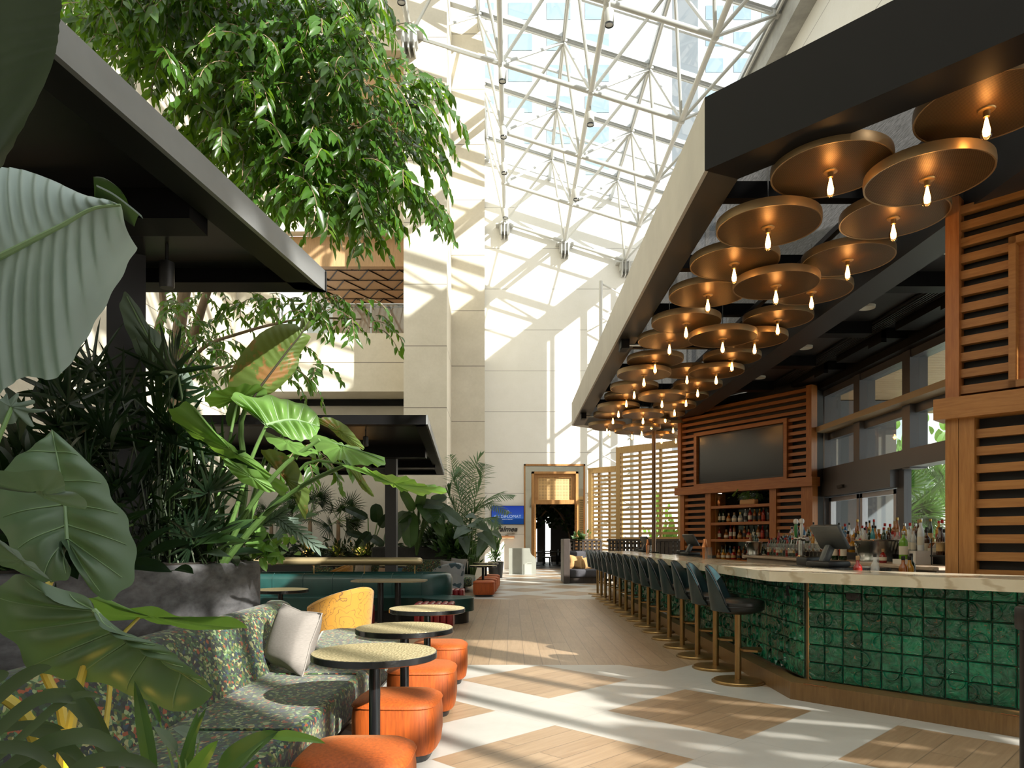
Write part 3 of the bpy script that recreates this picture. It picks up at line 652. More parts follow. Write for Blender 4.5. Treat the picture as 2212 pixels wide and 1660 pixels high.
# the terrace outside
M_SOFFIT = wood('terrace_soffit', (.42,.27,.15), (.58,.41,.26), .5, (1,10,1))
m = MB(); y = 5.0
while y < 17: m.bb((6.5,y,4.42),(11.0,y+.17,4.46)); y += .18
struct(m.build('ceiling_terrace', M_SOFFIT, smooth=False))
struct(MB().bb((11.0,0,0),(11.3,11.5,4.0)).build('wall_terrace', mat('dark_render', (.10,.105,.11), .7), smooth=False)) if False else None
struct(MB().bb((6.55,15.4,0),(8.3,16.0,4.40)).build('wall_terrace', mat('slate_render', (.11,.115,.13), .6), smooth=False))
struct(MB().bb((10,46,0),(45,46.5,7)).build('wall_neighbour', M_WHITE, smooth=False))
t = thing('terrace_post', 'round cream post outside behind the upper bar window', 'post', (6.9,10.6,0)); MB().tube([(6.9,10.6,0),(6.9,10.6,4.42)], .05).build('shaft', M_WARMWHITE, t)
# ---------------------------------------------------------------- portal in the end wall
M_MIRROR = mat('smoked_mirror', (.55,.53,.47), .04, 1.0)
po = thing('entrance_portal', 'honey oak entrance portal with woven header panel in the end wall', 'doorway', (2.0,34,0))
def pb(x0, x1, y0, y1): return ((x0-VX)*34/F, (x1-VX)*34/F, HC-(y1-VY)*34/F, HC-(y0-VY)*34/F)
g = MB(); g.bb((.574,33.96,0),(.64,34.4,5.02)); g.bb((3.42,33.96,0),(3.49,34.4,5.02)); g.bb((.574,33.96,4.94),(3.49,34.4,5.02)); g.build('outer_trim', M_OAK, po, smooth=False)
g = MB(); g.bb((.64,34.1,0),(.95,34.3,4.94)); g.bb((3.12,34.1,0),(3.42,34.3,4.94)); g.bb((.95,34.1,4.62),(3.12,34.3,4.94)); g.build('mirror_band', M_MIRROR, po, smooth=False)
g = MB(); g.bb((.93,33.7,0),(1.05,34.4,4.64)); g.bb((3.02,33.7,0),(3.14,34.4,4.64)); g.bb((.93,33.7,4.54),(3.14,34.4,4.64)); g.bb((1.05,33.78,3.1),(3.02,34.2,3.3)); g.bb((1.05,33.9,3.3),(1.25,34.2,4.54)); g.bb((2.82,33.9,3.3),(3.02,34.2,4.54)); g.bb((1.25,33.9,4.38),(2.82,34.2,4.54))
g.build('oak_frame', M_OAK, po, smooth=False)
def rattan():
    n = NT('woven_cane'); v = n.obj((1,1,1)); s = n.n('SeparateXYZ', i={0: v}); 
    f = n.math('MULTIPLY', n.math('LESS_THAN', n.math('FRACT', n.math('MULTIPLY', s.outputs[0], 14.0)), .45), n.math('LESS_THAN', n.math('FRACT', n.math('MULTIPLY', s.outputs[2], 14.0)), .45))
    n.pbr(n.mix(f, (.62,.40,.17,1), (.12,.07,.03,1)), .6); return n.m
M_CANE = rattan()
MB().bb((1.25,34.0,3.3),(2.82,34.05,4.38)).build('cane_panel', M_CANE, po, smooth=False)
for x, s in ((1.06,1),(3.0,-1)):
    d = MB().bb((x-.03,32.55,.02),(x+.03,33.7,3.08)).build('door_leaf', M_OAK, po, smooth=False)
    g = MB()
    for k in range(34): g.bb((x-.045,32.7,.4+k*.075),(x+.045,33.55,.43+k*.075))
    g.build('louver_slat', M_PALEWOOD, d, smooth=False); MB().tube([(x+s*-.07,32.66,1.0),(x+s*-.07,32.66,1.5)], .02).build('handle', M_BRASS, d)
# the room beyond
m = MB(); m.bb((-.6,34.4,0),(-.4,46,5)); m.bb((4.4,34.4,0),(4.6,46,5)); m.bb((-.6,34.4,5),(4.6,46,5.2)); m.bb((-.6,46,2.9),(4.6,46.2,5)); m.bb((-.6,46,0),(1.25,46.2,3)); m.bb((1.62,46,0),(2.15,46.2,3)); m.bb((2.5,46,0),(4.6,46.2,3))
struct(m.build('wall_dining', mat('dining_wall', (.30,.30,.29), .7), smooth=False))
for k, (x, y) in enumerate(((1.3,39),(2.5,39.6),(1.9,41.5))):
    t = thing('dining_table', f"dark dining table inside the room beyond the portal, {['left','right','rear'][k]} one", 'table', (x,y,0), 'tables beyond the portal')
    MB().rbox((x,y,.73),(.8,.8,.04),.01,1).build('top', M_BLK, t); MB().tube([(x,y,0),(x,y,.72)], .04).build('column', M_BLK, t); MB().lathe([(.24,0),(.24,.02),(.04,.04)], (x,y,0)).build('base', M_BLK, t)
    for s in (-1,1):
        c = thing('dining_chair', f"dark chair on the {['left','','right'][s+1]} of the {['left','right','rear'][k]} table beyond the portal", 'chair', (x+s*.6,y,0), 'chairs beyond the portal')
        MB().rbox((x+s*.6,y,.44),(.42,.42,.05),.015,1).build('seat', M_BLK, c); MB().rbox((x+s*.8,y,.68),(.04,.4,.36),.015,1).build('backrest', M_BLK, c)
        for a in (-.18,.18):
            for b_ in (-.18,.18): MB().tube([(x+s*.6+a,y+b_,0),(x+s*.6+a,y+b_,.43)], .015, 6).build('leg', M_BLK, c)
# ---------------------------------------------------------------- host stand, screen, sign
hs = thing('host_stand', 'pale grey curved host stand in front of the oak portal', 'host stand', (.4,29.3,0))
M_GREYST = mat('grey_microcement', (.22,.23,.20), .6, var=(1.6,.1))
pr = [(-.13,0),(.98,0),(.98,.62),(.94,.70),(.84,.76),(.76,.86),(.73,1.06),(-.13,1.06)]
g = MB(); vs = [(x,29.0,z) for x, z in pr]+[(x,29.55,z) for x, z in pr]; n8 = len(pr)
g.add(vs, [tuple(range(n8)), tuple(range(n8,2*n8))[::-1]]+[(i,n8+i,n8+(i+1)%n8,(i+1)%n8) for i in range(n8)]).build('body', M_GREYST, hs, smooth=False)
g = MB(); g.bb((.50,28.97,0),(.80,29.0,.42)); g.tube([(.5,28.985,.40),(.62,28.985,.45),(.8,28.985,.45)], .02, 6); g.build('arched_recess', mat('grey_recess', (.33,.34,.30), .6), hs, smooth=False)
sx0, sx1, sz0, sz1 = pb(1062,1131,1094,1133)
scn = thing('wall_screen', 'blue wall screen reading the DIPLOMAT BEACH RESORT on the end wall', 'screen', ((sx0+sx1)/2,34,sz0))
MB().bb((sx0-.02,33.90,sz0-.02),(sx1+.02,33.98,sz1+.02)).build('casing', M_BLK, scn, smooth=False)
def screen_mat():
    n = NT('blue_seascape_screen'); z = n.n('SeparateXYZ', i={0: n.n('TexCoord').outputs['Generated']}).outputs[2]
    c = n.ramp(z, [(0,(.010,.045,.16)),(.30,(.012,.05,.2)),(.315,(.04,.11,.36)),(.6,(.03,.07,.33)),(1,(.02,.045,.30))])
    e = n.n('Emission', i={0: c, 1: 1.0}); return n.done(e.outputs[0])
MB().bb((sx0,33.885,sz0),(sx1,33.90,sz1)).build('display', screen_mat(), scn, smooth=False)
def text(body, x, y, z, size, mt, name, parent=None, shear=0.0, label=None, cat=None, ext=.002, rz=0, ax='CENTER', bold=0.0):
    cu = bpy.data.curves.new(name, 'FONT'); cu.body = body; cu.size = size; cu.extrude = ext; cu.align_x = ax; cu.shear = shear; cu.offset = bold
    o0 = bpy.data.objects.new(name, cu); C.objects.link(o0); bpy.context.view_layer.update()
    me = bpy.data.meshes.new_from_object(o0.evaluated_get(bpy.context.evaluated_depsgraph_get())); bpy.data.objects.remove(o0)
    me.materials.clear(); me.materials.append(mt); o = bpy.data.objects.new(name, me); C.objects.link(o)
    base = V((x,y,z)); 
    if parent is not None: o.parent = parent; o.location = base-OFF[parent.name]
    else: o.location = base
    o.rotation_euler = (math.pi/2,0,rz); OFF[o.name] = base; return o
M_GLOW = emis('screen_lettering', (.42,.50,.66), 1.0); cx = (sx0+sx1)/2
text('the DIPLOMAT', cx, 33.88, sz0+.30, .20, M_GLOW, 'screen_title', scn); text('BEACH RESORT', cx, 33.88, sz0+.20, .075, M_GLOW, 'screen_subtitle', scn)
g = MB(); 
for k in range(14):
    a = k*math.pi/7; g.tube([(cx+.055*math.cos(a),33.88,sz0+.57+.055*math.sin(a)),(cx+.10*math.cos(a+.2),33.88,sz0+.57+.10*math.sin(a+.2))], .006, 4)
g.tube([(cx+.055*math.cos(k*.3),33.88,sz0+.57+.055*math.sin(k*.3)) for k in range(22)], .006, 4); g.build('screen_emblem', M_GLOW, scn)
M_SIGN = mat('black_sign_metal', (.02,.02,.02), .4)
sg = thing('wall_sign', 'black script Palmea KITCHEN sign under the blue screen', 'sign', (-.3,33.95,1.75))
text('Palmea', -.27, 33.95, 1.80, .36, M_SIGN, 'script_lettering', sg, .35, ext=.02, bold=.006); text('KITCHEN', -.05, 33.96, 1.68, .085, M_BRASS, 'small_lettering', sg, ext=.01)
sc_ = thing('wall_sconce', 'copper wall sconce glowing below the script sign', 'wall lamp', (-.25,33.9,1.5))
MB().rbox((-.25,33.86,1.55),(.75,.08,.10),.03,2).build('shade', mat('copper_sconce', (.62,.30,.16), .35, .8), sc_); MB().rbox((-.25,33.93,1.55),(.16,.14,.16),.02,1).build('bracket', M_BRASS, sc_)
MB().bb((-.58,33.84,1.485),(.08,33.88,1.50)).build('lamp_strip', emis('sconce_strip', (1,.5,.22), 4), sc_)
# ---------------------------------------------------------------- slatted screens, dark fence and booth
def lattice(A, B_, z1, label, mull):
    L = Loc(A, (B_[0]-A[0], B_[1]-A[1])); ln = (V(B_)-V(A)).length
    t = thing('slatted_screen', label, 'screen', L.p(ln/2,0,0)); t['group'] = 'oak slatted screens by the far glazing'
    for a0, a1 in ((0,.16),(ln-.16,ln)):
        g = MB(); L.box(g, a0, a1, 0, z1, -.08, .08); g.build('stile', M_PALEWOOD, t, smooth=False)
    g = MB(); L.box(g, .16, ln-.16, z1-.2, z1, -.08, .08); g.build('top_rail', M_PALEWOOD, t, smooth=False)
    for a in mull:
        g = MB(); L.box(g, a*ln-.04, a*ln+.04, 0, z1-.2, -.06, .0); g.build('mullion', M_PALEWOOD, t, smooth=False)
    z = z1-.36
    while z > .2:
        g = MB(); L.box(g, .16, ln-.16, z, z+.075, .0, .05); g.build('slat', M_PALEWOOD, t, smooth=False); z -= .148
lattice((3.30,22.3),(4.95,20.5), 4.28, 'taller pale oak slatted screen left of the red cedar back bar', (.35,.66))
lattice((2.84,26.2),(3.9,25.3), 4.03, 'shorter pale oak slatted screen beside the end wall', (.3,.62))
M_DARKW = wood('dark_brown_slat', (.030,.022,.018), (.060,.046,.038), .5); M_DARKF = mat('charcoal_weave', (.055,.055,.065), .8, var=(70,.45), st=(1,1,1))
fe = thing('slatted_partition', 'low dark brown slatted partition in front of the oak screens', 'partition', (3.2,22,0))
for A, B_ in (((1.72,24.05),(3.0,24.05)),((3.0,22.35),(4.75,20.15))):
    L = Loc(A, (B_[0]-A[0],B_[1]-A[1])); ln = (V(B_)-V(A)).length; g = MB(); L.box(g, 0, ln, 1.36, 1.42, -.05, .05); L.box(g, 0, ln, .1, .18, -.04, .04); g.build('rail', M_DARKW, fe, smooth=False)
    g = MB(); k = .04
    while k < ln: L.box(g, k, k+.075 if int(k*100) % 3 else k+.12, .1, 1.36, -.02, .02); k += .15
    z = .3
    while z < 1.3: L.box(g, 0, ln, z, z+.05, -.045, -.02); z += .12
    g.build('slat_panel', M_DARKW, fe, smooth=False)
bo = thing('booth_bench', 'charcoal upholstered booth bench with dark end panel past the stools', 'bench', (2.4,23.6,0))
MB().rbox((1.74,23.3,.72),(.2,1.3,1.42),.01,1).build('end_panel', M_DARKW, bo); MB().rbox((2.45,23.15,.32),(1.25,.75,.26),.06,3).build('seat', M_DARKF, bo); MB().rbox((2.45,23.72,.72),(1.25,.25,.62),.08,3).build('backrest', M_DARKF, bo); MB().bb((1.84,22.85,0),(3.05,23.6,.2)).build('plinth', M_DARKW, bo, smooth=False)
def pillow(name, label, c, sz, rot, mt, group=None):
    g = MB(); N = 10
    def fn(u, v, s):
        x, y = u*2-1, v*2-1; e = (1-abs(x)**2.6)*(1-abs(y)**2.6); pin = 1-.10*(1-abs(x*y))*max(abs(x),abs(y))**4*1.0
        return V((x*sz/2*pin, s*(.03+sz*.17*e**.6 if e > 0 else .0)*(1 if max(abs(x),abs(y)) < 1 else .0), y*sz/2*pin))
    M_ = Matrix.Translation(V(c)) @ Matrix.Rotation(rot[2],4,'Z') @ Matrix.Rotation(rot[0],4,'X') @ Matrix.Rotation(rot[1],4,'Y')
    for s in (1,-1):
        vs = [fn(i/N,j/N,s) for i in range(N+1) for j in range(N+1)]
        g.add(vs, [(i*(N+1)+j,(i+1)*(N+1)+j,(i+1)*(N+1)+j+1,i*(N+1)+j+1)[::s] for i in range(N) for j in range(N)], M_)
    t = thing(name, label, 'cushion', V(c)-V((0,0,sz*.45)), group)
    g.build('cover', mt, t, ang=80)
    e = [fn(i/N,0,1) for i in range(N+1)]+[fn(1,i/N,1) for i in range(1,N+1)]+[fn(1-i/N,1,1) for i in range(1,N+1)]+[fn(0,1-i/N,1) for i in range(1,N+1)]
    MB().tube([M_ @ p for p in e], .006, 5).build('seam', mt, t)
    return t
M_TAN = mat('tan_velvet', (.42,.25,.10), .8, var=(9,.2)); M_LINEN = mat('grey_linen', (.25,.23,.21), .85, var=(40,.18), st=(1,1,14), bump=(200,.2))
M_LINEN2 = mat('beige_linen', (.38,.33,.28), .85, var=(30,.15)); M_PEACH = mat('peach_linen', (.40,.28,.20), .85, var=(30,.2)); M_TEALC = mat('teal_pattern_cloth', (.03,.10,.13), .7, var=(16,.8))
pillow('throw_cushion', 'tan cushion at the left end of the charcoal booth', (2.08,23.38,.66), .46, (-.25,.1,.15), M_TAN); pillow('throw_cushion', 'smaller tan cushion overlapped beside the first in the charcoal booth', (2.42,23.45,.62), .42, (-.25,-.2,-.1), M_TAN)
# ---------------------------------------------------------------- black pergola canopies on the left
M_SOFF = mat('black_gloss_soffit', (.012,.012,.0125), .30, var=(2.0,.3))
M_FASC = mat('sunlit_fascia_metal', (.20,.21,.215), .45, .3, var=(1.3,.15))  # lighter grey of the sun-facing edge is put into the colour
ZL, ZU = 3.35, 3.51
def pergola(pts, label, colpos, colrz, colw, beams, spots_):
    t = thing('lounge_canopy', label, 'canopy', (sum(p[0] for p in pts)/4, sum(p[1] for p in pts)/4, ZL))
    n = len(pts); ctr = sum((V(p) for p in pts), V((0,0)))/n
    for i in range(n):
        a, b = V(pts[i]), V(pts[(i+1)%n]); d = (b-a).normalized(); nn = V((-d.y,d.x))
        if (ctr-a).dot(nn) < 0: nn = -nn
        g = MB(); g.prism([a, b, b+nn*.03, a+nn*.03], ZL, ZU); g.build('fascia', M_FASC if i == 0 else M_BLACK, t, smooth=False); g = MB(); g.prism([a+nn*.03, b+nn*.03, b+nn*.22-d*.1, a+nn*.22+d*.1], ZL, ZU-.01); g.build('edge_beam', M_BLACK, t, smooth=False)
    MB().prism([ctr+(V(p)-ctr)*.985 for p in pts], ZU-.05, ZU-.012).build('roof_panel', M_SOFF, t, smooth=False)
    for b_ in beams: MB().bb((b_[0],b_[1],b_[4]),(b_[2],b_[3],ZU-.02)).build('beam', M_BLACK, t, smooth=False)
    MB().box((colpos[0],colpos[1],ZU/2),(colw,colw,ZU), colrz).build('column', mat('slate_column', (.045,.045,.052), .4, var=(1.0,.1)), t, smooth=False)
    for k, (x, y) in enumerate(spots_):
        s = thing('canopy_spotlight', ['black cylinder spotlight with warm lens under the near left canopy','black cylinder spotlight under the far left canopy'][0 if y < 10 else 1], 'spotlight', (x,y,ZL-.2))
        MB().tube([(x,y,ZL+.15),(x,y,ZL-.02)], .012, 6).build('stem', M_BLK, s); MB().lathe([(.045,-.2),(.05,-.19),(.05,-.02),(.0,.0)], (x,y,ZL), 16).build('housing', M_BLK, s); MB().lathe([(.0,-.185),(.042,-.19)], (x,y,ZL), 16).build('lens', emis('warm_spot_lens', (1,.5,.2), 3), s)
pergola([(-1.47,5.66),(-2.51,-2.0),(-6.5,-2.0),(-6.5,5.66)], 'near black canopy slab with sunlit grey edge over the sofa and planter', (-2.84,5.25), .5, .25,
        [(-6.2,4.2,-1.9,4.45,3.28),(-3.3,-1.8,-3.1,5.4,3.30),(-6.2,1.6,-2.3,1.85,3.28)], [(-2.42,5.0)])
pergola([(-2.04,21.5),(-1.43,12.1),(-6.5,12.1),(-6.5,21.5)], 'far black canopy over the green banquette in front of the stone tower', (-2.74,16.2), 0, .25,
        [(-6.2,15.6,-1.9,15.9,3.2),(-3.9,12.3,-3.65,21.2,3.25),(-6.2,18.6,-2.0,18.8,3.28)], [(-2.75,13.4)])
# ---------------------------------------------------------------- lounge furniture
def abstract_cloth(name, pal, sc_, dark=1.0):
    n = NT(name); v = n.obj((1,1,1)); w_ = n.noise(v, 14.0, 2.0)
    dv = n.n('VectorMath', operation='MULTIPLY_ADD', i={0: n.n('TexNoise', i={'Vector': v, 'Scale': 20.0}).outputs['Color'], 1: (.05,.05,.05), 2: v}).outputs[0]
    dv = n.n('Mapping', i={0: dv, 'Scale': (1.0,.62,1.0), 'Rotation': (.3,.5,.6)}).outputs[0]
    c = n.n('TexVoronoi', i={'Vector': dv, 'Scale': sc_, 'Randomness': 1.0}).outputs['Color']; f = n.n('SeparateColor', i={0: c}).outputs[0]
    k = len(pal); col = n.ramp(f, [(i/k, p) for i, p in enumerate(pal)], 'CONSTANT')
    n.pbr(col, .72, 0, n.bump(n.noise(v, 260, 2.0), .15, .003), **{'Sheen Weight': .2}); return n.m
M_CLOTH = abstract_cloth('green_abstract_cloth', [(.004,.006,.012),(.010,.036,.012),(.20,.27,.12),(.030,.080,.012),(.004,.006,.010),(.05,.13,.06),(.006,.018,.010),(.22,.045,.010),(.010,.040,.016),(.050,.105,.016),(.27,.27,.12),(.006,.008,.012),(.025,.065,.016),(.012,.035,.065),(.11,.105,.016),(.010,.026,.008)], 60.0)
def sweep(m, path, prof, closed_ends=True):
    pts = [V(p) for p in path]; k = len(pts); np_ = len(prof); vs = []
    for i in range(k):
        d = (pts[min(i+1,k-1)]-pts[max(i-1,0)]).normalized(); n = V((-d.y,d.x))
        ins = .0 if 0 < i < k-1 else .0
        for a, z in prof: q = pts[i]+n*a; vs.append((q.x,q.y,z))
    fs = [(i*np_+j,(i+1)*np_+j,(i+1)*np_+(j+1)%np_,i*np_+(j+1)%np_) for i in range(k-1) for j in range(np_)]
    if closed_ends: fs += [tuple(range(np_))[::-1], tuple(range((k-1)*np_,k*np_))]
    return m.add(vs, fs)
def rprof(x0, x1, z0, z1, r, n=4, shear=0.0):
    out = []
    for cx_, cz_, a0 in ((x1-r,z1-r,0),(x0+r,z1-r,90),(x0+r,z0+r,180),(x1-r,z0+r,270)):
        for i in range(n+1):
            a = math.radians(a0+90*i/n); z = cz_+r*math.sin(a); out.append((cx_+r*math.cos(a)+shear*(z-z0), z))
    return out
def endcap(path, r, n=4):                          # same path, ends eased so that the sweep closes softly
    return path
sofa = thing('lounge_sofa', 'long sofa in green abstract print along the concrete planter', 'sofa', (-1.4,4.8,0))
SX = -1.08
seat = MB(); seat.prism([(SX,2.45),(SX,7.2),(SX-.08,7.55),(SX-.3,7.78),(-1.9,7.85),(-2.05,7.6),(-1.80,6.3),(-1.80,2.45)], .15, .42)
o = seat.build('seat', M_CLOTH, sofa, smooth=True); bv = o.modifiers.new('bevel', 'BEVEL'); bv.width = .045; bv.segments = 3; bv.limit_method = 'ANGLE'
bk = MB(); sweep(bk, [(-1.86,2.3),(-1.86,2.5),(-1.86,4.0),(-1.86,5.6),(-1.88,6.2),(-1.93,6.45),(-1.97,6.52)], rprof(-.12,.10,.36,.84,.075,4,.42)); o = bk.build('backrest', M_CLOTH, sofa)
ck = MB(); ck.bb((-2.0,2.5,0),(-1.22,7.1,.15)); ck.build('plinth', M_BLK, sofa, smooth=False)
for y in (2.9,5.0,6.9): MB().add([(-1.14,y-.05,.15),(-1.14,y+.05,.15),(-1.42,y+.05,.15),(-1.42,y-.05,.15),(-1.36,y-.03,0),(-1.36,y+.03,0),(-1.42,y+.03,0),(-1.42,y-.03,0)], [(0,1,5,4),(1,2,6,5),(2,3,7,6),(3,0,4,7),(4,5,6,7)]).build('leg', M_BLK, sofa, smooth=False)
for s_ in (3.6,5.1): MB().tube([(-1.70,s_,.425),(SX-.03,s_,.425)], .006, 5).build('seam', M_CLOTH, sofa)
pillow('throw_cushion', 'grey linen cushion leaning on the green patterned sofa', (-1.60,5.20,.66), .46, (-.30,.10,-.62), M_LINEN)
# hammered tables
def hammer():
    n = NT('hammered_brass_top'); v = n.n('TexVoronoi', i={'Vector': n.obj((1,1,1)), 'Scale': 60.0}).outputs['Distance']
    n.pbr(n.ramp(v, [(.0,(.52,.43,.22)),(.7,(.70,.60,.36))]), .38, .55, n.bump(v, .5, .012)); return n.m
M_HAM = hammer(); M_EDGE = mat('black_table_edge', (.012,.013,.014), .2, bump=(30,.1)); M_DARKST = mat('dark_steel_column', (.05,.055,.06), .22, .8)
tb = thing('cafe_table', '', 'table', (0,0,0), 'round tables in the lounge')
tp = MB().lathe([(.0,.735),(.352,.735),(.352,.742),(.0,.742)], n=48).build('tabletop', M_HAM, tb); MB().lathe([(.0,.70),(.348,.70),(.357,.705),(.357,.738),(.350,.741),(.350,.734)], n=48).build('edge_band', M_EDGE, tp)
MB().tube([(0,0,.02),(0,0,.70)], .033, 16).build('column', M_DARKST, tb); MB().lathe([(.24,0),(.24,.014),(.06,.028),(.0,.028)], n=32).build('base', M_BLK, tb)
tabs = [(-.79,4.1,'nearest round hammered brass table beside the orange ottomans'),(-.79,5.24,'second nearest round brass table beside the sofa'),(-.80,6.73,'third round brass table, before the red ottomans'),(-3.02,9.3,'small round brass table half hidden behind the concrete planter'),
        (-.74,18.2,'round table over the far orange ottomans, nearer one'),(-.74,20.2,'round table over the far orange ottomans, farther one'),(-3.0,18.0,'dark round table in front of the far green sofa'),(-4.6,18.4,'round table at the far left behind the brass rail')]
for k, (x, y, l) in enumerate(tabs):
    o = tb if k == 0 else dup(tb); o.location = (x,y,0); o['label'] = l
lt = thing('long_table', 'long table with pale octagonal top on two posts before the green banquette', 'table', (-1.98,11.55,0))
MB().prism([(-2.57,11.35),(-2.4,11.2),(-1.56,11.2),(-1.39,11.35),(-1.39,11.75),(-1.56,11.9),(-2.4,11.9),(-2.57,11.75)], .715, .74).build('tabletop', mat('pale_brass_top', (.42,.36,.24), .3, .5), lt, smooth=False)
for x in (-2.13,-1.85): MB().tube([(x,11.55,.01),(x,11.55,.715)], .05, 14).build('leg', M_BLK, lt); MB().lathe([(.16,0),(.16,.015),(.05,.03)], (x,11.55,0)).build('foot', M_BLK, lt)
# orange ottomans
M_ORANGE = mat('orange_velvet', (.37,.072,.006), .62, var=(9,.32), st=(7,7,.3), **{'Sheen Weight': .2, 'Sheen Roughness': .35, 'Sheen Tint': (1.0,.55,.25,1)})
def sq(a, r, p=4.2): c, s = math.cos(a), math.sin(a); k = (abs(c)**p+abs(s)**p)**(-1/p); return r*k*c, r*k*s
def sqlathe(m, prof, n=48, p=4.2):
    k = len(prof); vs = [(*sq(2*math.pi*j/n, r, p), z) for r, z in prof for j in range(n)]
    fs = [(i*n+j,i*n+(j+1)%n,(i+1)*n+(j+1)%n,(i+1)*n+j) for i in range(k-1) for j in range(n)]+[tuple(range(n))[::-1], tuple(range((k-1)*n,k*n))]
    return m.add(vs, fs)
ot = thing('velvet_ottoman', '', 'ottoman', (0,0,0), 'orange velvet ottomans')
sqlathe(MB(), [(.245,.05),(.262,.07),(.272,.15),(.272,.27),(.264,.345)]).build('body', M_ORANGE, ot)
cu = sqlathe(MB(), [(.263,.347),(.268,.352),(.264,.362),(.225,.385),(.12,.393),(.01,.394)]).build('seat_pad', M_ORANGE, ot)
MB().tube([(*sq(2*math.pi*j/48, .268), .347) for j in range(49)], .006, 6).build('piping', M_ORANGE, cu)
sqlathe(MB(), [(.215,0),(.225,.05)]).build('base', M_BLK, ot)
ots = [(-.745,3.42,'sunlit orange velvet ottoman at the lower edge, nearest the camera'),(-.735,4.62,'orange velvet ottoman under the nearest round table'),(-.72,5.75,'orange velvet ottoman between the first and second round tables'),(-.71,7.0,'brightly lit orange velvet ottoman beside the third round table'),
       (-.69,17.6,'far orange ottoman nearest the camera beneath the far tables'),(-.66,18.6,'second of the far orange ottomans'),(-.64,19.6,'third of the far orange ottomans'),(-.62,20.7,'last of the far orange ottomans beside the palm')]
for k, (x, y, l) in enumerate(ots):
    o = ot if k == 0 else dup(ot); o.location = (x,y,0); o['label'] = l; o.rotation_euler = (0,0,R.uniform(-.05,.05))
# red channel tufted ottomans
M_RED = mat('oxblood_leather', (.20,.012,.016), .28, bump=(60,.06)); 
ro = thing('channelled_ottoman', '', 'ottoman', (0,0,0), 'oxblood channelled ottomans')
for k in range(6):
    x = -.25+.1*k; MB().rbox((x,0,.23),(.098,.46,.38),.035,3).build('channel', M_RED, ro)
MB().bb((-.27,-.2,0),(.27,.2,.06)).build('base', M_BLK, ro, smooth=False)
for k, (x, y, l) in enumerate(((-1.2,11.1,'oxblood red channelled leather ottoman behind the third round table'),(-2.38,10.6,'oxblood red leather ottoman partly behind the yellow armchair'),(-1.25,14.2,'red channelled ottoman behind the round end of the green banquette'))):
    o = ro if k == 0 else dup(ro); o.location = (x,y,0); o['label'] = l
# yellow barrel chair
def mustard():
    n = NT('mustard_print_cloth'); v = n.obj((1,1,1)); w_ = n.n('TexWave', i={'Vector': v, 'Scale': 1.5, 'Distortion': 22.0, 'Detail': 3.0, 'Detail Scale': 1.6}).outputs['Fac']
    ln = n.ramp(w_, [(.40,(0,0,0)),(.47,(1,1,1)),(.53,(1,1,1)),(.6,(0,0,0))]); d = n.n('TexVoronoi', i={'Vector': v, 'Scale': 55.0}).outputs['Distance']; dots = n.math('LESS_THAN', d, .24)
    msk = n.math('GREATER_THAN', n.noise(v, 3.5, 1.0), .53); lm = n.math('MAXIMUM', n.math('MULTIPLY', n.n('SeparateColor', i={0: ln}).outputs[0], .85), n.math('MULTIPLY', dots, msk))
    n.pbr(n.mix(lm, (.38,.18,.014,1), (.085,.040,.010,1)), .75, 0, **{'Sheen Weight': .3}); return n.m
M_MUST = mustard()
def barrel(name, label, x, y, rz, mt, seatm):
    t = thing(name, label, 'armchair', (0,0,0)); NU, NV = 24, 6
    def f(u, v, off):
        a = math.radians(180+(u-.5)*215); k = abs(2*u-1); h = .08+(.70-.22*k**1.6)*v; r = .37+.05*v-off
        return V((math.cos(a)*r, math.sin(a)*r*1.0, h))
    k = (NU+1)*(NV+1); vs = [f(i/NU,j/NV,0) for i in range(NU+1) for j in range(NV+1)]+[f(i/NU,j/NV,.085) for i in range(NU+1) for j in range(NV+1)]
    I = lambda i,j,s: s*k+i*(NV+1)+j
    fs = [(I(i,j,0),I(i,j+1,0),I(i+1,j+1,0),I(i+1,j,0)) for i in range(NU) for j in range(NV)]+[(I(i,j,1),I(i+1,j,1),I(i+1,j+1,1),I(i,j+1,1)) for i in range(NU) for j in range(NV)]+[(I(i,NV,0),I(i,NV,1),I(i+1,NV,1),I(i+1,NV,0)) for i in range(NU)]+[(I(0,j,0),I(0,j,1),I(0,j+1,1),I(0,j+1,0)) for j in range(NV)]+[(I(NU,j,1),I(NU,j,0),I(NU,j+1,0),I(NU,j+1,1)) for j in range(NV)]
    sh = MB().add(vs, fs).build('shell', mt, t, ang=60); MB().tube([f(i/NU,1,.04) for i in range(NU+1)], .043, 8).build('top_roll', mt, sh)
    MB().lathe([(.0,.12),(.30,.12),(.315,.2),(.315,.38),(.28,.43),(.0,.44)], n=28).build('seat_cushion', seatm, t)
    for a in range(4): MB().tube([(.25*math.cos(a*1.57+.78),.25*math.sin(a*1.57+.78),0),(.25*math.cos(a*1.57+.78),.25*math.sin(a*1.57+.78),.13)], .02, 8).build('leg', M_BLK, t)
    t.location = (x,y,0); t.rotation_euler = (0,0,rz); return t
barrel('barrel_chair', 'mustard yellow printed barrel armchair behind the end of the sofa', -2.12, 8.75, math.radians(148), M_MUST, M_MUST)
M_BLUEP = abstract_cloth('blue_swirl_cloth', [(.30,.33,.34),(.03,.07,.09),(.28,.31,.33),(.28,.31,.33)], 9.0)
barrel('barrel_chair', 'grey and blue patterned barrel armchair at the far sofa corner', -1.62, 18.2, math.radians(120), M_BLUEP, M_BLUEP)
barrel('barrel_chair', 'mustard barrel armchair far left behind the brass rail', -4.3, 17.4, math.radians(200), M_MUST, M_MUST)
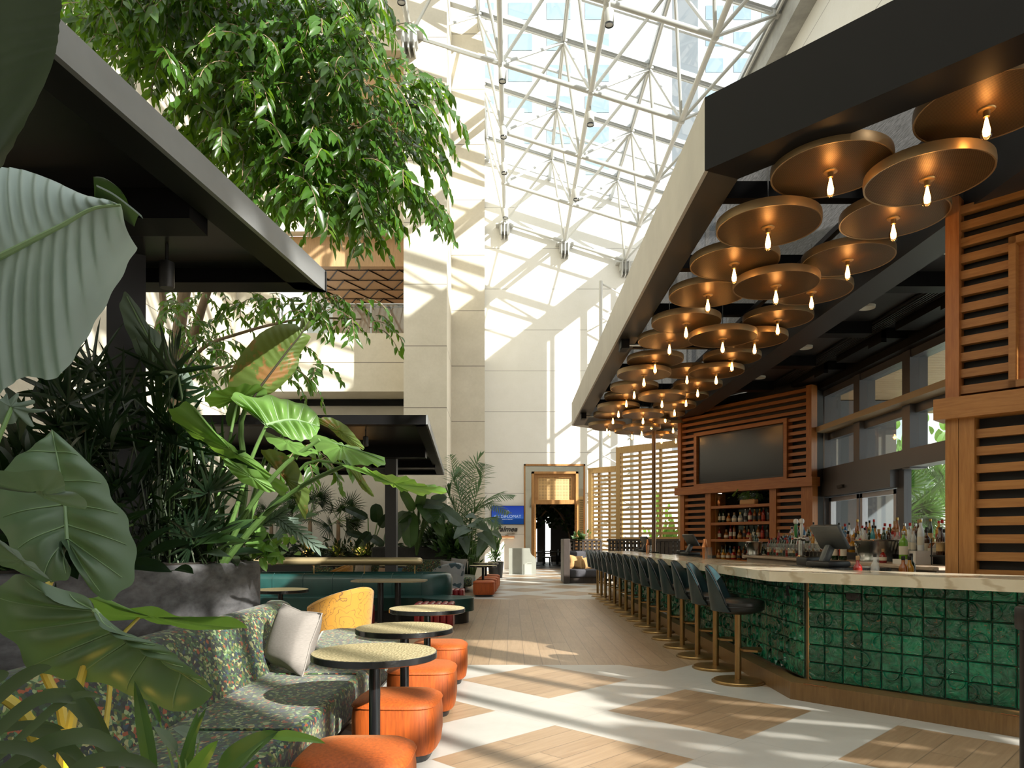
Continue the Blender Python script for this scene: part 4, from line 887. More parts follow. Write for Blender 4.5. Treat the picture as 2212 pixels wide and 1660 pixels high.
# ---------------------------------------------------------------- green leather banquette
M_GREENL = mat('bottle_green_leather', (.010,.050,.046), .30, var=(5,.2), bump=(70,.05))
bq = thing('leather_banquette', 'bottle green leather banquette with rounded end in the middle of the lounge', 'banquette', (-3,12.6,0))
prof = [(-.10,.40),(-.10,.70),(-.07,.77),(0,.795),(.07,.77),(.10,.70),(.10,.40)]
path = [(-4.7,12.55)]+[(-4.7+.52*k,12.55) for k in range(1,7)]+[(-1.58+.40*math.sin(a*math.pi/10),12.95-.40*math.cos(a*math.pi/10)) for a in range(1,11)]+[(-1.58-.62*k,13.35) for k in range(1,6)]
g = MB(); sweep(g, path, prof); g.build('backrest', M_GREENL, bq, ang=60)
for k in range(1,7): x = -4.7+.52*k; MB().tube([(x,12.445,.42),(x,12.445,.70),(x,12.48,.775),(x,12.55,.80)], .008, 5).build('channel_seam', M_GREENL, bq)
seat = MB(); cx_, cy_, rr = -1.08, 12.05, .44
outline = [(-4.7,12.5),(-4.7,11.95),(-1.5,11.95)]+[(cx_+rr*math.cos(a), cy_+rr*math.sin(a)) for a in [math.radians(d) for d in range(195,360,15)]+[math.radians(d) for d in range(0,100,15)]]+[(-1.2,12.6),(-1.5,12.6)]
seat.prism(outline, .20, .42); o = seat.build('seat', M_GREENL, bq); bv = o.modifiers.new('bevel', 'BEVEL'); bv.width = .05; bv.segments = 3; bv.limit_method = 'ANGLE'
bs = MB(); bs.prism([(-4.7,12.4),(-4.7,12.08),(-1.5,12.08)]+[(cx_+.35*math.cos(math.radians(d)), cy_+.35*math.sin(math.radians(d))) for d in range(210,420,15)]+[(-1.5,12.5)], 0, .2); bs.build('base', M_BLK, bq)
g = MB(); g.prism([(-4.7,13.4),(-1.6,13.4),(-1.3,13.6),(-1.3,13.9),(-1.5,13.95),(-4.7,13.95)], .2, .42); g.build('rear_seat', M_GREENL, bq, smooth=False); g = MB(); g.bb((-4.7,12.6,0),(-1.5,13.9,.2)); g.build('rear_base', M_BLK, bq, smooth=False)
rl = thing('brass_shelf_rail', 'thick brass rail on thin posts above the green banquette back', 'rail', (-3,12.95,.8))
MB().tube([(-4.7,12.95,1.0),(-1.72,12.95,1.0),(-1.66,12.95,1.0),(-1.63,12.95,1.0)], [.072,.072,.066,.04], 16).build('rail_tube', mat('satin_brass', (.46,.37,.21), .38, .6), rl)
for px in (678,787,896): x = (px-VX)*12.95/F; MB().tube([(x,12.95,.2),(x,12.95,.95)], .012, 8).build('post', M_BRASS, rl)
# far green sofa and cushions
fs_ = thing('lounge_sofa', 'far green patterned sofa in front of the dark planter', 'sofa', (-3,19.6,0))
g = MB(); g.prism([(-5.6,18.9),(-1.3,18.6),(-1.06,18.8),(-1.02,19.9),(-1.3,20.3),(-5.6,20.2)], .16, .42); o = g.build('seat', M_CLOTH, fs_); bv = o.modifiers.new('bevel', 'BEVEL'); bv.width = .05; bv.segments = 2; bv.limit_method = 'ANGLE'
g = MB(); sweep(g, [(-5.6,20.0),(-4,20.0),(-2.6,20.02),(-1.95,20.1),(-1.6,20.25)], rprof(-.1,.12,.36,.84,.07,4,.25)); g.build('backrest', M_CLOTH, fs_); MB().bb((-5.5,19.1,0),(-1.25,20,.16)).build('plinth', M_BLK, fs_, smooth=False)
for l, x, y, s_, r_, mt in (('pale grey cushion on the far green sofa, leftmost',-4.08,19.55,.46,.1,M_LINEN2),('peach cushion lying on the far green sofa',-3.45,19.5,.44,-.3,M_PEACH),('dark teal patterned cushion low on the far green sofa',-3.15,19.35,.36,.2,M_TEALC),('grey cushion at the far sofa corner, left of the pair',-1.76,19.55,.42,.3,M_LINEN),('grey cushion at the far sofa corner, right of the pair',-1.50,19.75,.48,-.35,M_LINEN)):
    pillow('throw_cushion', l, (x,y,.42+s_*.47), s_, (-.25,.08,r_), mt)
# planters
M_CONC = mat('mottled_concrete', (.10,.10,.105), .75, var=(6.5,.5), st=(1,1,2.2), bump=(30,.1)); M_SOIL = mat('potting_soil', (.020,.015,.010), .95, bump=(40,.5))
def planter(name, label, poly, z1, mt):
    t = thing(name, label, 'planter', (sum(p[0] for p in poly)/len(poly), sum(p[1] for p in poly)/len(poly), 0))
    o = MB().prism(poly, 0, z1).build('box', mt, t); bv = o.modifiers.new('bevel', 'BEVEL'); bv.width = .03; bv.segments = 3; bv.limit_method = 'ANGLE'
    c = sum((V(p) for p in poly), V((0,0)))/len(poly); MB().prism([c+(V(p)-c)*.93 for p in poly], z1-.05, z1+.012).build('soil', M_SOIL, t, smooth=False)
planter('concrete_planter', 'mottled grey concrete planter behind the patterned sofa', [(-3.35,1.3),(-2.46,4.7),(-2.19,6.15),(-2.22,6.3),(-3.6,6.6),(-4.8,6.6),(-4.8,1.3)], 1.20, M_CONC)
planter('concrete_planter', 'dark concrete planter below the far canopy and stone tower', [(-4.1,20.8),(-1.75,20.9),(-1.6,21.1),(-1.6,22.3),(-4.1,22.3)], 1.18, mat('dark_concrete', (.05,.05,.052), .75, var=(3,.3)))
planter('concrete_planter', 'long dark planter against the recessed rear wall', [(-9,23.0),(-4.3,23.0),(-4.3,24.5),(-9,24.5)], .9, mat('black_concrete', (.03,.03,.03), .75))
planter('concrete_planter', 'low black planter at the near end of the sofa', [(-2.9,.5),(-.62,.5),(-.62,2.0),(-2.9,2.0)], .50, M_BLK)
planter('concrete_planter', 'planter around the foot of the large tree', [(-8.5,9.2),(-4.9,9.2),(-4.9,13.0),(-8.5,13.0)], .8, mat('charcoal_concrete', (.04,.04,.04), .75))
# ---------------------------------------------------------------- plants
L_EAR = leafmat('elephant_ear_leaf', (.095,.155,.095), (.16,.28,.07), .42, .25, 3.0)
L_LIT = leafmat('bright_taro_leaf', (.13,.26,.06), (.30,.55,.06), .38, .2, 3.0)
L_PALE = leafmat('pale_leaf_underside', (.37,.47,.46), (.16,.25,.16), .5, .18, 5.0)
L_GREY = leafmat('grey_green_leaf', (.16,.22,.18), (.10,.18,.06), .5, .2, 4.0)
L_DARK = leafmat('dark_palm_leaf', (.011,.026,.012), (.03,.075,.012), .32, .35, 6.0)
L_DEEP = leafmat('deep_green_leaf', (.022,.050,.016), (.05,.10,.015), .4, .3, 4.0)
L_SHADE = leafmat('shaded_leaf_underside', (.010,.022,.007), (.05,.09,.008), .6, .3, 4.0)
L_BROWN = leafmat('browned_banana_leaf', (.095,.155,.035), (.22,.26,.04), .45, .3, 3.0, ((.27,.13,.05), 5.0, .55))
L_FICUS = leafmat('ficus_leaf', (.036,.095,.013), (.22,.42,.02), .30, .5, 1.4)
L_STRAP = leafmat('strap_leaf', (.055,.085,.045), (.10,.18,.04), .4, .3, 5.0)
L_MID = leafmat('mid_green_leaf', (.06,.13,.045), (.14,.28,.05), .4, .35, 3.0)
L_PALM = leafmat('palm_leaflet', (.060,.115,.045), (.12,.25,.04), .42, .3, 2.0)
M_STEM = mat('green_stem', (.10,.19,.05), .45, var=(6,.2)); M_RIB = mat('pale_midrib', (.17,.27,.13), .5); M_CANE_D = mat('dark_cane', (.025,.045,.015), .5); M_YSTEM = mat('uplit_yellow_stem', (.42,.34,.05), .45, var=(5,.2)); M_BARK = mat('grey_brown_bark', (.22,.16,.105), .85, var=(7,.3), st=(1,1,.3), bump=(25,.5)); M_DARKRIB = mat('dark_midrib', (.03,.025,.012), .5)  # yellow stem colour has the glow of the warm uplight in it
def cat(pts, n, closed=False):                    # Catmull-Rom through points
    k = len(pts); out = []; segs = k if closed else k-1
    for i in range(n if closed else n+1):
        t = i*segs/n; a = min(int(t), segs-1); u = t-a
        g = (lambda j: pts[j % k]) if closed else (lambda j: pts[min(max(j,0),k-1)])
        p0, p1, p2, p3 = g(a-1), g(a), g(a+1), g(a+2)
        out.append(.5*((2*p1)+(p2-p0)*u+(2*p0-5*p1+4*p2-p3)*u*u+(3*p1-p0-3*p2+p3)*u*u*u))
    return out
def fan_leaf(m, ctr, outline, bulge=.03, pleat=.008, nper=64, rings=7, waves=11, seed=1):
    N = (outline[len(outline)//3]-ctr).cross(outline[2*len(outline)//3]-ctr)
    N = N.normalized() if N.length > 1e-9 else V((0,-1,0))
    if N.dot(-ctr+V((0,0,HC))) < 0: N = -N
    rim = cat(outline, nper, True); sz = max((p-ctr).length for p in rim); vs = [ctr]
    for r in range(1, rings+1):
        f = r/rings
        for i, p in enumerate(rim):
            a = i/nper*2*math.pi
            h = bulge*(1-f*f)*1.0+pleat*math.sin(a*waves)*f*(1.15-f*.6)+.010*sz*math.sin(a*7+seed)*f**3*2
            vs.append(ctr+(p-ctr)*(f*(1+.022*f*f*math.cos(a*waves)))+N*h)
    fs = [(0,1+i,1+(i+1)%nper) for i in range(nper)]
    for r in range(rings-1): fs += [(1+r*nper+i,1+(r+1)*nper+i,1+(r+1)*nper+(i+1)%nper,1+r*nper+(i+1)%nper) for i in range(nper)]
    m.add(vs, fs); return N, rim
def hero(t, ctr, pts, mt, Y, tilt=(0,0), bulge=.03, pleat=.008, ribs=None, rmat=None, rr=.0045, waves=11, seed=1, nper=64):
    """a big leaf: ctr and outline are read off the photo, the depth falls off along tilt (metres per 100 px)"""
    def q(p): return P(p[0], p[1], Y+tilt[0]*(p[0]-ctr[0])/100+tilt[1]*(p[1]-ctr[1])/100)
    g = MB(); c = q(ctr); N, rim = fan_leaf(g, c, [q(p) for p in pts], bulge, pleat, nper, 8, waves, seed)
    o = g.build('leaf', mt, t, ang=85)
    if ribs:
        v = MB()
        for k, r in enumerate(ribs):
            pp = cat([q(p) for p in r], 8); pp = [p+N*(bulge*max(0,1-((p-c).length/max(1e-3,(q(r[-1])-c).length))**2)+.004) for p in pp]
            v.tube(pp, [rr*(1-.75*i/8)*(1 if k == 0 else .55) for i in range(9)], 5)
        v.build('veins', rmat or M_RIB, o)
    return o
def heart(t, mid, eA, eB, mt, Y, tilt=(0,0), veins=7, bulge=.04, pleat=.008, lobe=.34, n=72, nv=8, rr=.0045):
    """heart shaped leaf: mid runs from the stalk joint to the tip, eA and eB round each half from the notch to the tip"""
    j = mid[0]
    def q(p): return P(p[0], p[1], Y+tilt[0]*(p[0]-j[0])/100+tilt[1]*(p[1]-j[1])/100)
    M_ = cat([q(p) for p in mid], n); g = MB(); A, B = cat([q(p) for p in eA], n), cat([q(p) for p in eB], n)
    N = (A[n//2]-M_[0]).cross(M_[n]-M_[0]).normalized()
    if N.dot(V((0,0,HC))-M_[0]) < 0: N = -N
    sz = max((A[i]-M_[0]).length for i in range(0, n//2, 4)); v = MB(); mf = lambda u: max(0.0, (u-lobe)/(1-lobe))**1.15
    def at(E, i, s):
        u = i/n; k = mf(u)*n; a = min(int(k), n-1); m0 = M_[a].lerp(M_[a+1], k-a)
        e = E[i]+(E[i]-m0)*(.035*math.cos(veins*6.283*u)); wd = min(1.0, ((e-m0).length/(.45*sz))**1.5)
        return m0.lerp(e, s)+N*wd*(bulge*math.sin(math.pi*min(1,s*1.05)*.75)*(1-.5*u)-pleat*math.cos(veins*6.283*u)*math.sin(math.pi*s**.7)-.15*bulge*s*s)
    for E, sg in ((A,1),(B,-1)):
        vs = [at(E,i,k/nv) for i in range(n+1) for k in range(nv+1)]; f = [(i*(nv+1)+k,(i+1)*(nv+1)+k,(i+1)*(nv+1)+k+1,i*(nv+1)+k+1) for i in range(n) for k in range(nv)]
        g.add(vs, f if sg > 0 else [x[::-1] for x in f])
        for w in range(1, veins): i = round(w*n/veins); v.tube([at(E,i,k/nv)+N*.002 for k in range(nv)], [rr*.55*(1-.09*k) for k in range(nv)], 5)
    o = g.build('leaf', mt, t, ang=85); v.tube([p+N*.003 for p in M_[::6]], [rr*1.5*(1-.07*k) for k in range(len(M_[::6]))], 6); v.build('veins', M_RIB, o); return o
def blade(m, B, T, W, N, prof, sag=0.0, fold=.25, rip=(0,3), nu=10, nv=3, pleat=0.0, W2=None):
    B, T = V(B), V(T); ax = T-B; L = ax.length; t = ax.normalized(); N = (N-t*N.dot(t)); N = N.normalized() if N.length > 1e-6 else t.orthogonal().normalized(); S = t.cross(N)
    for s, w_ in ((1, W), (-1, W if W2 is None else W2)):
        vs = []
        for i in range(nu+1):
            u = i/nu; c = B+ax*u+N*(sag*L*4*u*(1-u))
            for j in range(nv+1):
                v = j/nv; x = w_/2*prof(u)*v
                vs.append(c+S*(s*x)+N*(fold*x+rip[0]*L*math.sin(rip[1]*6.28*u+s)*v*v+pleat*math.sin(60*u-v*8)*(1-abs(2*v-1))))
        f = [(i*(nv+1)+j,(i+1)*(nv+1)+j,(i+1)*(nv+1)+j+1,i*(nv+1)+j+1) for i in range(nu) for j in range(nv)]
        m.add(vs, f if s < 0 else [q[::-1] for q in f])
PB = lambda u: max(0.0, 1-(2*u-1)**4)**.6*(1-.15*u)
PLN = lambda u: max(0.0, (u+.02))**.55*max(0.0, 1-u)**.75*2.0
PST = lambda u: min(1.0, 6*u+.4)*max(0.0, 1-u**4)
def strap(m, pts, w, N, n=14):
    c = cat([V(p) for p in pts], n); vs = []
    for i, p in enumerate(c):
        t = (c[min(i+1,n)]-c[max(i-1,0)]).normalized(); S = t.cross(N).normalized(); u = i/n; ww = w/2*min(1, .5+2*u)*(1-u**5)
        vs += [p-S*ww, p+t.cross(S)*ww*.25, p+S*ww]
    m.add(vs, [(i*3+j,(i+1)*3+j,(i+1)*3+j+1,i*3+j+1) for i in range(n) for j in range(2)])
def stem(t, pts, r, mt=None, name='stem'): return MB().tube(cat([P(*p) for p in pts], 10), [r*(1-.5*i/10) for i in range(11)], 8).build(name, mt or M_STEM, t)
# --- giant leaves at the left edge
t = thing('bird_of_paradise_plant', 'giant paddle leaves hanging into view at the upper left edge', 'plant', (-1.9,1.2,.5))
def loft(e1, mid, e2, mt, t, n=34, nv=9, pleat=.006, belly=.05, freq=52, rib=.008, rmat=None):
    A, M_, B = cat(e1,n), cat(mid,n), cat(e2,n)
    Nf = (B[n//2]-A[n//2]).cross(M_[n]-M_[0]).normalized()
    if Nf.dot(V((0,0,HC))-M_[n//2]) < 0: Nf = -Nf
    g = MB()
    for X_, sgn in ((A,1),(B,-1)):
        nn = nv if (X_[n//2]-M_[n//2]).length > .1 else 5
        vs = [M_[i].lerp(X_[i], j/nn)+Nf*(belly*math.sin(math.pi*j/nn*.6)+pleat*math.sin(freq*i/n*2-j*.5)*min(1,j/2)) for i in range(n+1) for j in range(nn+1)]
        f = [(i*(nn+1)+j,(i+1)*(nn+1)+j,(i+1)*(nn+1)+j+1,i*(nn+1)+j+1) for i in range(n) for j in range(nn)]
        g.add(vs, f if sgn > 0 else [q[::-1] for q in f])
    o = g.build('leaf', mt, t, ang=85); MB().tube([p+Nf*.004 for p in M_], [rib*(1-.7*i/n) for i in range(n+1)], 6).build('midrib', rmat or M_RIB, o); return o
q = lambda l, Y, dy=0.0: [P(x, y, Y+dy*i) for i, (x, y) in enumerate(l)]
loft(q([(-260,470),(-120,400),(0,376),(60,374),(130,396),(200,428),(255,440)], 1.45), q([(-260,700),(-120,610),(0,556),(70,521),(135,488),(202,452),(262,444)], 1.38), q([(-260,940),(-120,920),(0,862),(75,812),(150,808),(235,680),(312,540)], 1.50, .02), L_PALE, t, n=160, pleat=.0055, freq=46)
loft(q([(202,430),(225,432),(255,452),(262,465)], 1.5), q([(205,440),(240,455),(262,470),(290,490)], 1.5), q([(210,452),(245,470),(285,500),(308,520)], 1.47), L_DEEP, t, n=12, pleat=0, rib=.002)
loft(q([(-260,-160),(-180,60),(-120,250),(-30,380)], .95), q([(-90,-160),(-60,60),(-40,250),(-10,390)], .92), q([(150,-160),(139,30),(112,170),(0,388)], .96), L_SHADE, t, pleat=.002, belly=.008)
stem(t, [(-420,1500,1.2),(-380,1000,1.3),(-300,720,1.36),(-250,700,1.38)], .02); stem(t, [(-420,1500,1.1),(-380,600,1.0),(-200,-300,.95),(-95,-180,.92)], .02)
# --- elephant ears by the camera
t = thing('elephant_ear_plant', 'large grey-green elephant ear plant at the lower left beside the sofa end', 'plant', (-1.25,1.75,.5))
heart(t, [(147,1168),(138,1060),(113,930)], [(149,1185),(150,1215),(165,1240),(150,1260),(110,1262),(60,1215),(25,1180),(2,1120),(0,1060),(30,1000),(70,975),(113,929)], [(151,1185),(172,1215),(190,1255),(215,1290),(258,1300),(282,1273),(303,1240),(297,1190),(290,1150),(270,1110),(245,1075),(225,1030),(190,1000),(150,960),(113,929)], L_EAR, 2.0, (0,-.06), 8, .05, .010)
heart(t, [(205,1318),(255,1365),(330,1410),(458,1497)], [(202,1312),(190,1288),(150,1272),(100,1245),(50,1240),(12,1270),(10,1312),(22,1355),(50,1390),(85,1440),(130,1457),(200,1467),(262,1482),(315,1506),(370,1529),(425,1532),(460,1500)], [(208,1318),(225,1330),(268,1355),(320,1372),(370,1392),(402,1420),(440,1460),(460,1494)], L_EAR, 1.75, (-.05,.03), 9, .06, .011, .30)
hero(t, (330,1328), [(190,1288),(220,1293),(250,1313),(310,1313),(370,1322),(430,1338),(500,1332),(538,1362),(480,1356),(420,1364),(360,1348),(290,1334),(230,1338),(205,1320)], L_LIT, 2.35, (.05,.4), .01, .006)
hero(t, (50,1205), [(-40,1140),(0,1165),(40,1195),(80,1225),(112,1258),(60,1245),(0,1218),(-40,1200)], L_GREY, 1.7, (0,.2), .01, .004)
hero(t, (90,1052), [(-40,1030),(0,1022),(60,1016),(120,1018),(142,1042),(140,1060),(170,1066),(186,1090),(178,1101),(140,1092),(80,1066),(0,1044),(-40,1046)], L_GREY, 1.55, (0,.3), .015, .004)
for pts, r in (([(110,1760,1.8),(140,1560,1.85),(75,1380,1.85),(140,1175,2.0)],.016),([(160,1760,1.7),(150,1600,1.72),(180,1450,1.76),(212,1368,1.76)],.015),([(200,1760,2.0),(230,1560,2.1),(250,1400,2.25),(300,1335,2.34)],.010)): stem(t, pts, r, M_YSTEM)
stem(t, [(100,1780,1.55),(95,1660,1.55),(50,1540,1.5),(-30,1490,1.45)], .020, M_YSTEM)
# --- split leaf at the left edge
t = thing('split_leaf_philodendron', 'pale lobed philodendron leaf at the left edge above the elephant ears', 'plant', (-2.2,2.6,1.0))
hero(t, (25,882), [(-30,850),(0,862),(14,848),(14,868),(36,850),(41,854),(38,870),(70,864),(76,872),(54,881),(97,886),(78,893),(60,894),(73,921),(58,918),(40,901),(30,915),(0,916),(-30,905)], L_GREY, 2.4, (.05,0), .01, .003, waves=6, nper=90)
stem(t, [(25,882,2.4),(-20,1000,2.3),(-60,1200,2.2),(-80,1320,2.2)], .008)
# --- strap leaves in the corner
t = thing('strap_leaf_clump', 'arching strap leaved clump in the lower left corner', 'plant', (-1.1,1.3,.5))
for k, (pts, Y, w_) in enumerate(((((-60,1560),(20,1485),(70,1452),(112,1441)),1.35,.028),(((-60,1640),(20,1555),(80,1512),(130,1507),(165,1520)),1.3,.026),(((-60,1690),(60,1580),(130,1520),(180,1500),(225,1508)),1.3,.017),
    (((-60,1720),(50,1635),(120,1600),(185,1590),(230,1605),(280,1650),(300,1700)),1.2,.028),(((-60,1740),(60,1660),(120,1612),(160,1625),(210,1690)),1.25,.024),(((150,1470),(190,1540),(225,1610),(255,1690)),1.5,.040),(((90,1500),(150,1510),(195,1560),(240,1660)),1.45,.034),
    (((60,1760),(170,1660),(240,1640),(310,1650),(350,1680)),1.15,.024),(((-60,1590),(30,1570),(90,1566),(140,1575)),1.4,.018),(((60,1580),(110,1585),(140,1620),(170,1680)),1.4,.03),(((-60,1500),(-20,1470),(20,1455)),1.3,.03),(((-60,1620),(40,1615),(100,1640),(150,1700)),1.2,.022))):
    g = MB(); strap(g, [P(x,y,Y+.03*math.sin(k)) for x, y in pts], w_, V((.1,-1,.35)).normalized()); g.build('leaf', L_STRAP, t, ang=80)
# --- broad leaved plant at the lower edge
t = thing('peace_lily_plant', 'small broad leaved plant rising from the lower edge in front of the sofa seat', 'plant', (-.95,1.75,.5))
for k, (b, e, wpx, mt, fold) in enumerate((((330,1690),(290,1470),30,L_MID,.5),((385,1720),(428,1535),26,L_MID,.4),((400,1640),(445,1530),16,L_MID,.4),((400,1720),(470,1600),44,L_LIT,.3),((470,1680),(600,1580),60,L_MID,.35),((585,1592),(702,1606),24,L_LIT,.6),((470,1700),(676,1668),34,L_MID,.5),((345,1560),(275,1420),14,L_MID,.5),((380,1625),(330,1570),26,L_GREY,.4),((300,1720),(272,1610),24,L_GREY,.4),((430,1600),(372,1575),30,L_GREY,.4),((520,1705),(560,1640),26,L_MID,.3))):
    g = MB(); Y = 1.75+.05*math.sin(k*2); B_, T_ = P(*b, Y+.05), P(*e, Y-.04); blade(g, B_, T_, wpx*Y/F*1.25, (V((0,0,HC))-T_).normalized()+V((.1*math.sin(k),0,.5)), PLN, .06, fold*.6, (.012,1.5), 14, 4)
    o = g.build('leaf', mt, t, ang=85); stem(t, [(410,1800,1.75),((b[0]*2+410)/3,(b[1]+1700)/2,Y+.03),(b[0],b[1],Y+.05)], .004)
# --- taro plants in the concrete planter
t = thing('taro_plant', 'bright sunlit taro plant with huge leaves in the concrete planter', 'plant', (-2.55,5.7,1.2))
heart(t, [(575,920),(630,908),(690,922)], [(568,915),(535,897),(512,880),(499,862),(520,855),(545,865),(580,859),(612,867),(640,873),(670,883),(687,903),(691,920)], [(572,926),(588,926),(600,938),(622,951),(650,957),(678,947),(691,925)], L_LIT, 5.5, (.10,-.25), 9, .07, .02, .34, rr=.012)
hero(t, (515,852), [(443,857),(480,841),(525,832),(560,832),(576,852),(542,868),(505,866),(470,882),(448,872)], L_LIT, 5.9, (.1,.5), .03, .02, waves=12)
hero(t, (500,966), [(366,882),(401,871),(424,887),(445,918),(465,941),(499,957),(519,977),(546,991),(573,1011),(622,1056),(614,1070),(587,1050),(553,1014),(506,997),(465,980),(411,940),(391,916),(374,912)], L_LIT, 5.05, (.08,.55), .03, .016, waves=16)
hero(t, (545,1030), [(480,990),(506,998),(553,1015),(587,1051),(592,1064),(560,1058),(520,1040),(495,1015)], L_LIT, 5.15, (.08,.2), .01, .01)
hero(t, (740,978), [(667,948),(681,937),(701,947),(726,957),(740,957),(755,965),(773,969),(792,979),(820,990),(834,997),(820,1006),(810,1008),(783,1004),(755,1000),(738,996),(722,995),(703,985),(695,977),(681,966)], L_LIT, 5.2, (.03,-1.3), .04, .016, [[(675,950),(740,975),(830,997)]], rr=.01, waves=16)
hero(t, (850,1042), [(741,1003),(771,1009),(796,1017),(824,1020),(861,1029),(886,1036),(902,1040),(927,1049),(947,1053),(967,1060),(951,1065),(937,1062),(923,1067),(902,1068),(886,1063),(874,1060),(857,1056),(837,1049),(816,1037),(800,1028),(775,1014)], L_LIT, 5.0, (.03,1.2), .01, .018, waves=22)
hero(t, (622,962), [(570,935),(600,945),(640,955),(668,970),(690,978),(660,985),(620,975),(585,960)], L_LIT, 5.4, (.05,-1.0), .02, .01)
hero(t, (335,748), [(272,632),(300,664),(320,700),(345,722),(370,760),(396,790),(418,828),(398,834),(345,816),(328,800),(300,770),(280,730),(265,690),(259,655)], L_GREY, 5.0, (.1,.1), .04, .012, [[(275,640),(335,748),(410,828)],[(310,700),(330,705),(345,722)],[(310,710),(295,730),(285,735)],[(345,760),(370,765),(380,770)],[(345,765),(325,790),(320,795)]], rr=.008)
for pts, r in (([(475,1230,5.75),(560,1125,5.6),(650,1052,5.4),(745,1006,5.1)],.028),([(455,1230,5.75),(500,1130,5.65),(540,1000,5.55),(575,920,5.5)],.024),([(470,1230,5.7),(530,1110,5.5),(610,1010,5.3),(690,950,5.2)],.026),([(450,1230,5.9),(470,1080,5.9),(500,930,5.9),(515,856,5.9)],.018)): stem(t, pts, r)
for pts, r in (([(440,1230,5.6),(450,1100,5.4),(440,1000,5.2),(420,905,5.05)],.016),([(425,1230,5.6),(420,1050,5.3),(400,900,5.1),(385,815,5.0)],.016)): stem(t, pts, r, M_CANE_D)
t = thing('banana_plant', 'banana plant with browned torn leaves standing behind the taro leaves', 'plant', (-2.6,6.2,1.2))
loft(q([(540,872),(491,868),(493,850),(505,800),(530,760),(560,727),(585,711),(611,703),(640,703),(649,709),(653,692),(664,689)], 6.0), q([(541,874),(556,846),(575,820),(600,787),(622,758),(645,730),(657,712),(668,694)], 5.92), q([(543,874),(580,856),(600,844),(631,815),(647,789),(649,772),(657,757),(673,731),(657,722),(669,713),(676,700)], 6.05), L_BROWN, t, n=60, pleat=.006, belly=.05, freq=60, rib=.012, rmat=M_DARKRIB)
for ctr, pts, Y in (((615,1030),[(565,972),(600,975),(640,1000),(655,1040),(668,1060),(666,1090),(660,1122),(651,1110),(640,1075),(620,1045),(595,1014),(570,988)],5.85),((735,930),[(688,904),(715,903),(745,918),(770,945),(787,969),(775,969),(755,962),(735,948),(712,927),(690,915)],5.9),((780,1040),[(752,1010),(775,1018),(792,1045),(802,1060),(808,1074),(795,1067),(780,1054),(765,1030)],5.9),((640,1052),[(590,985),(620,990),(650,1030),(664,1075),(640,1060),(612,1020)],5.95)):
    hero(t, ctr, pts, L_BROWN, Y, (.1,.2), .03, .008, waves=18)
for pts, r in (([(500,1240,6.2),(530,1050,6.2),(520,920,6.1),(548,850,6.0)],.035),([(500,1240,6.1),(560,1030,6.0),(580,975,5.9),(600,985,5.86)],.02),([(500,1240,6.1),(600,960,6.0),(660,905,5.95),(695,908,5.9)],.02),([(500,1240,6.1),(640,1020,6.0),(720,1000,5.95),(755,1012,5.9)],.016)): stem(t, pts, r)
# --- low plants on the planter rim
t = thing('bird_nest_fern', 'low pale leaved fern on the rim of the concrete planter', 'plant', (-2.5,5.5,1.2))
for k, (b, e, w_) in enumerate((((385,1215),(525,1165),.15),((400,1218),(440,1120),.12),((380,1215),(330,1190),.12),((420,1216),(500,1205),.10),((440,1216),(560,1120),.12),((380,1218),(345,1250),.10),((460,1215),(545,1170),.10))):
    g = MB(); B_, T_ = P(*b,5.6), P(*e,5.3); blade(g, B_, T_, w_, (V((0,0,HC))-T_).normalized()+V((0,0,.9)), PLN, .12, .3, (.02,2), 14, 4); g.build('leaf', L_GREY if k % 2 else L_MID, t, ang=85)
t = thing('pothos_vine', 'bright trailing pothos spilling over the corner of the concrete planter', 'plant', (-2.25,6.1,1.2)); g = MB(); g2 = MB()
rp = random.Random(5)
for k in range(70):
    x, y = rp.gauss(575,24), rp.gauss(1175,24); Y = 6.05+rp.uniform(-.2,.2)
    if y > 1222: continue
    B_ = P(x, y, Y); d = V((rp.uniform(-1,1), rp.uniform(-.6,.3), rp.uniform(-1,.1))).normalized(); blade(g, B_, B_+d*rp.uniform(.07,.15), rp.uniform(.05,.1), V((rp.uniform(-.5,.8),-.7,.8)), PLN, .05, .3, (0,1), 6, 2)
    if k % 5 == 0: g2.tube([B_, P(560+rp.uniform(-20,20),1210,6.1)], .004, 4)
g.build('foliage', L_LIT, t, ang=85); g2.build('stems', M_STEM, t)
t = thing('monstera_plant', 'split hanging monstera leaf beyond the planter corner', 'plant', (-2.3,6.3,1.2))
for b, e, w_ in (((610,1120),(690,1185),.16),((590,1110),(640,1150),.12),((640,1120),(600,1160),.1),((560,1140),(620,1100),.12)):
    g = MB()
    B_, T_ = P(*b,6.1), P(*e,5.95); ax = T_-B_
    for k in range(7):
        u = k/7; c = B_+ax*u
        for s in (1,-1): blade(g, c, c+ax*.28+ax.cross(V((0,-1,.2))).normalized()*s*w_*.55*(1-u*.6), .035, V((.2,-1,.7)), PST, 0, .2, (0,1), 5, 1)
    g.tube([B_,T_], .006, 5); g.build('leaf', L_GREY, t, ang=85)
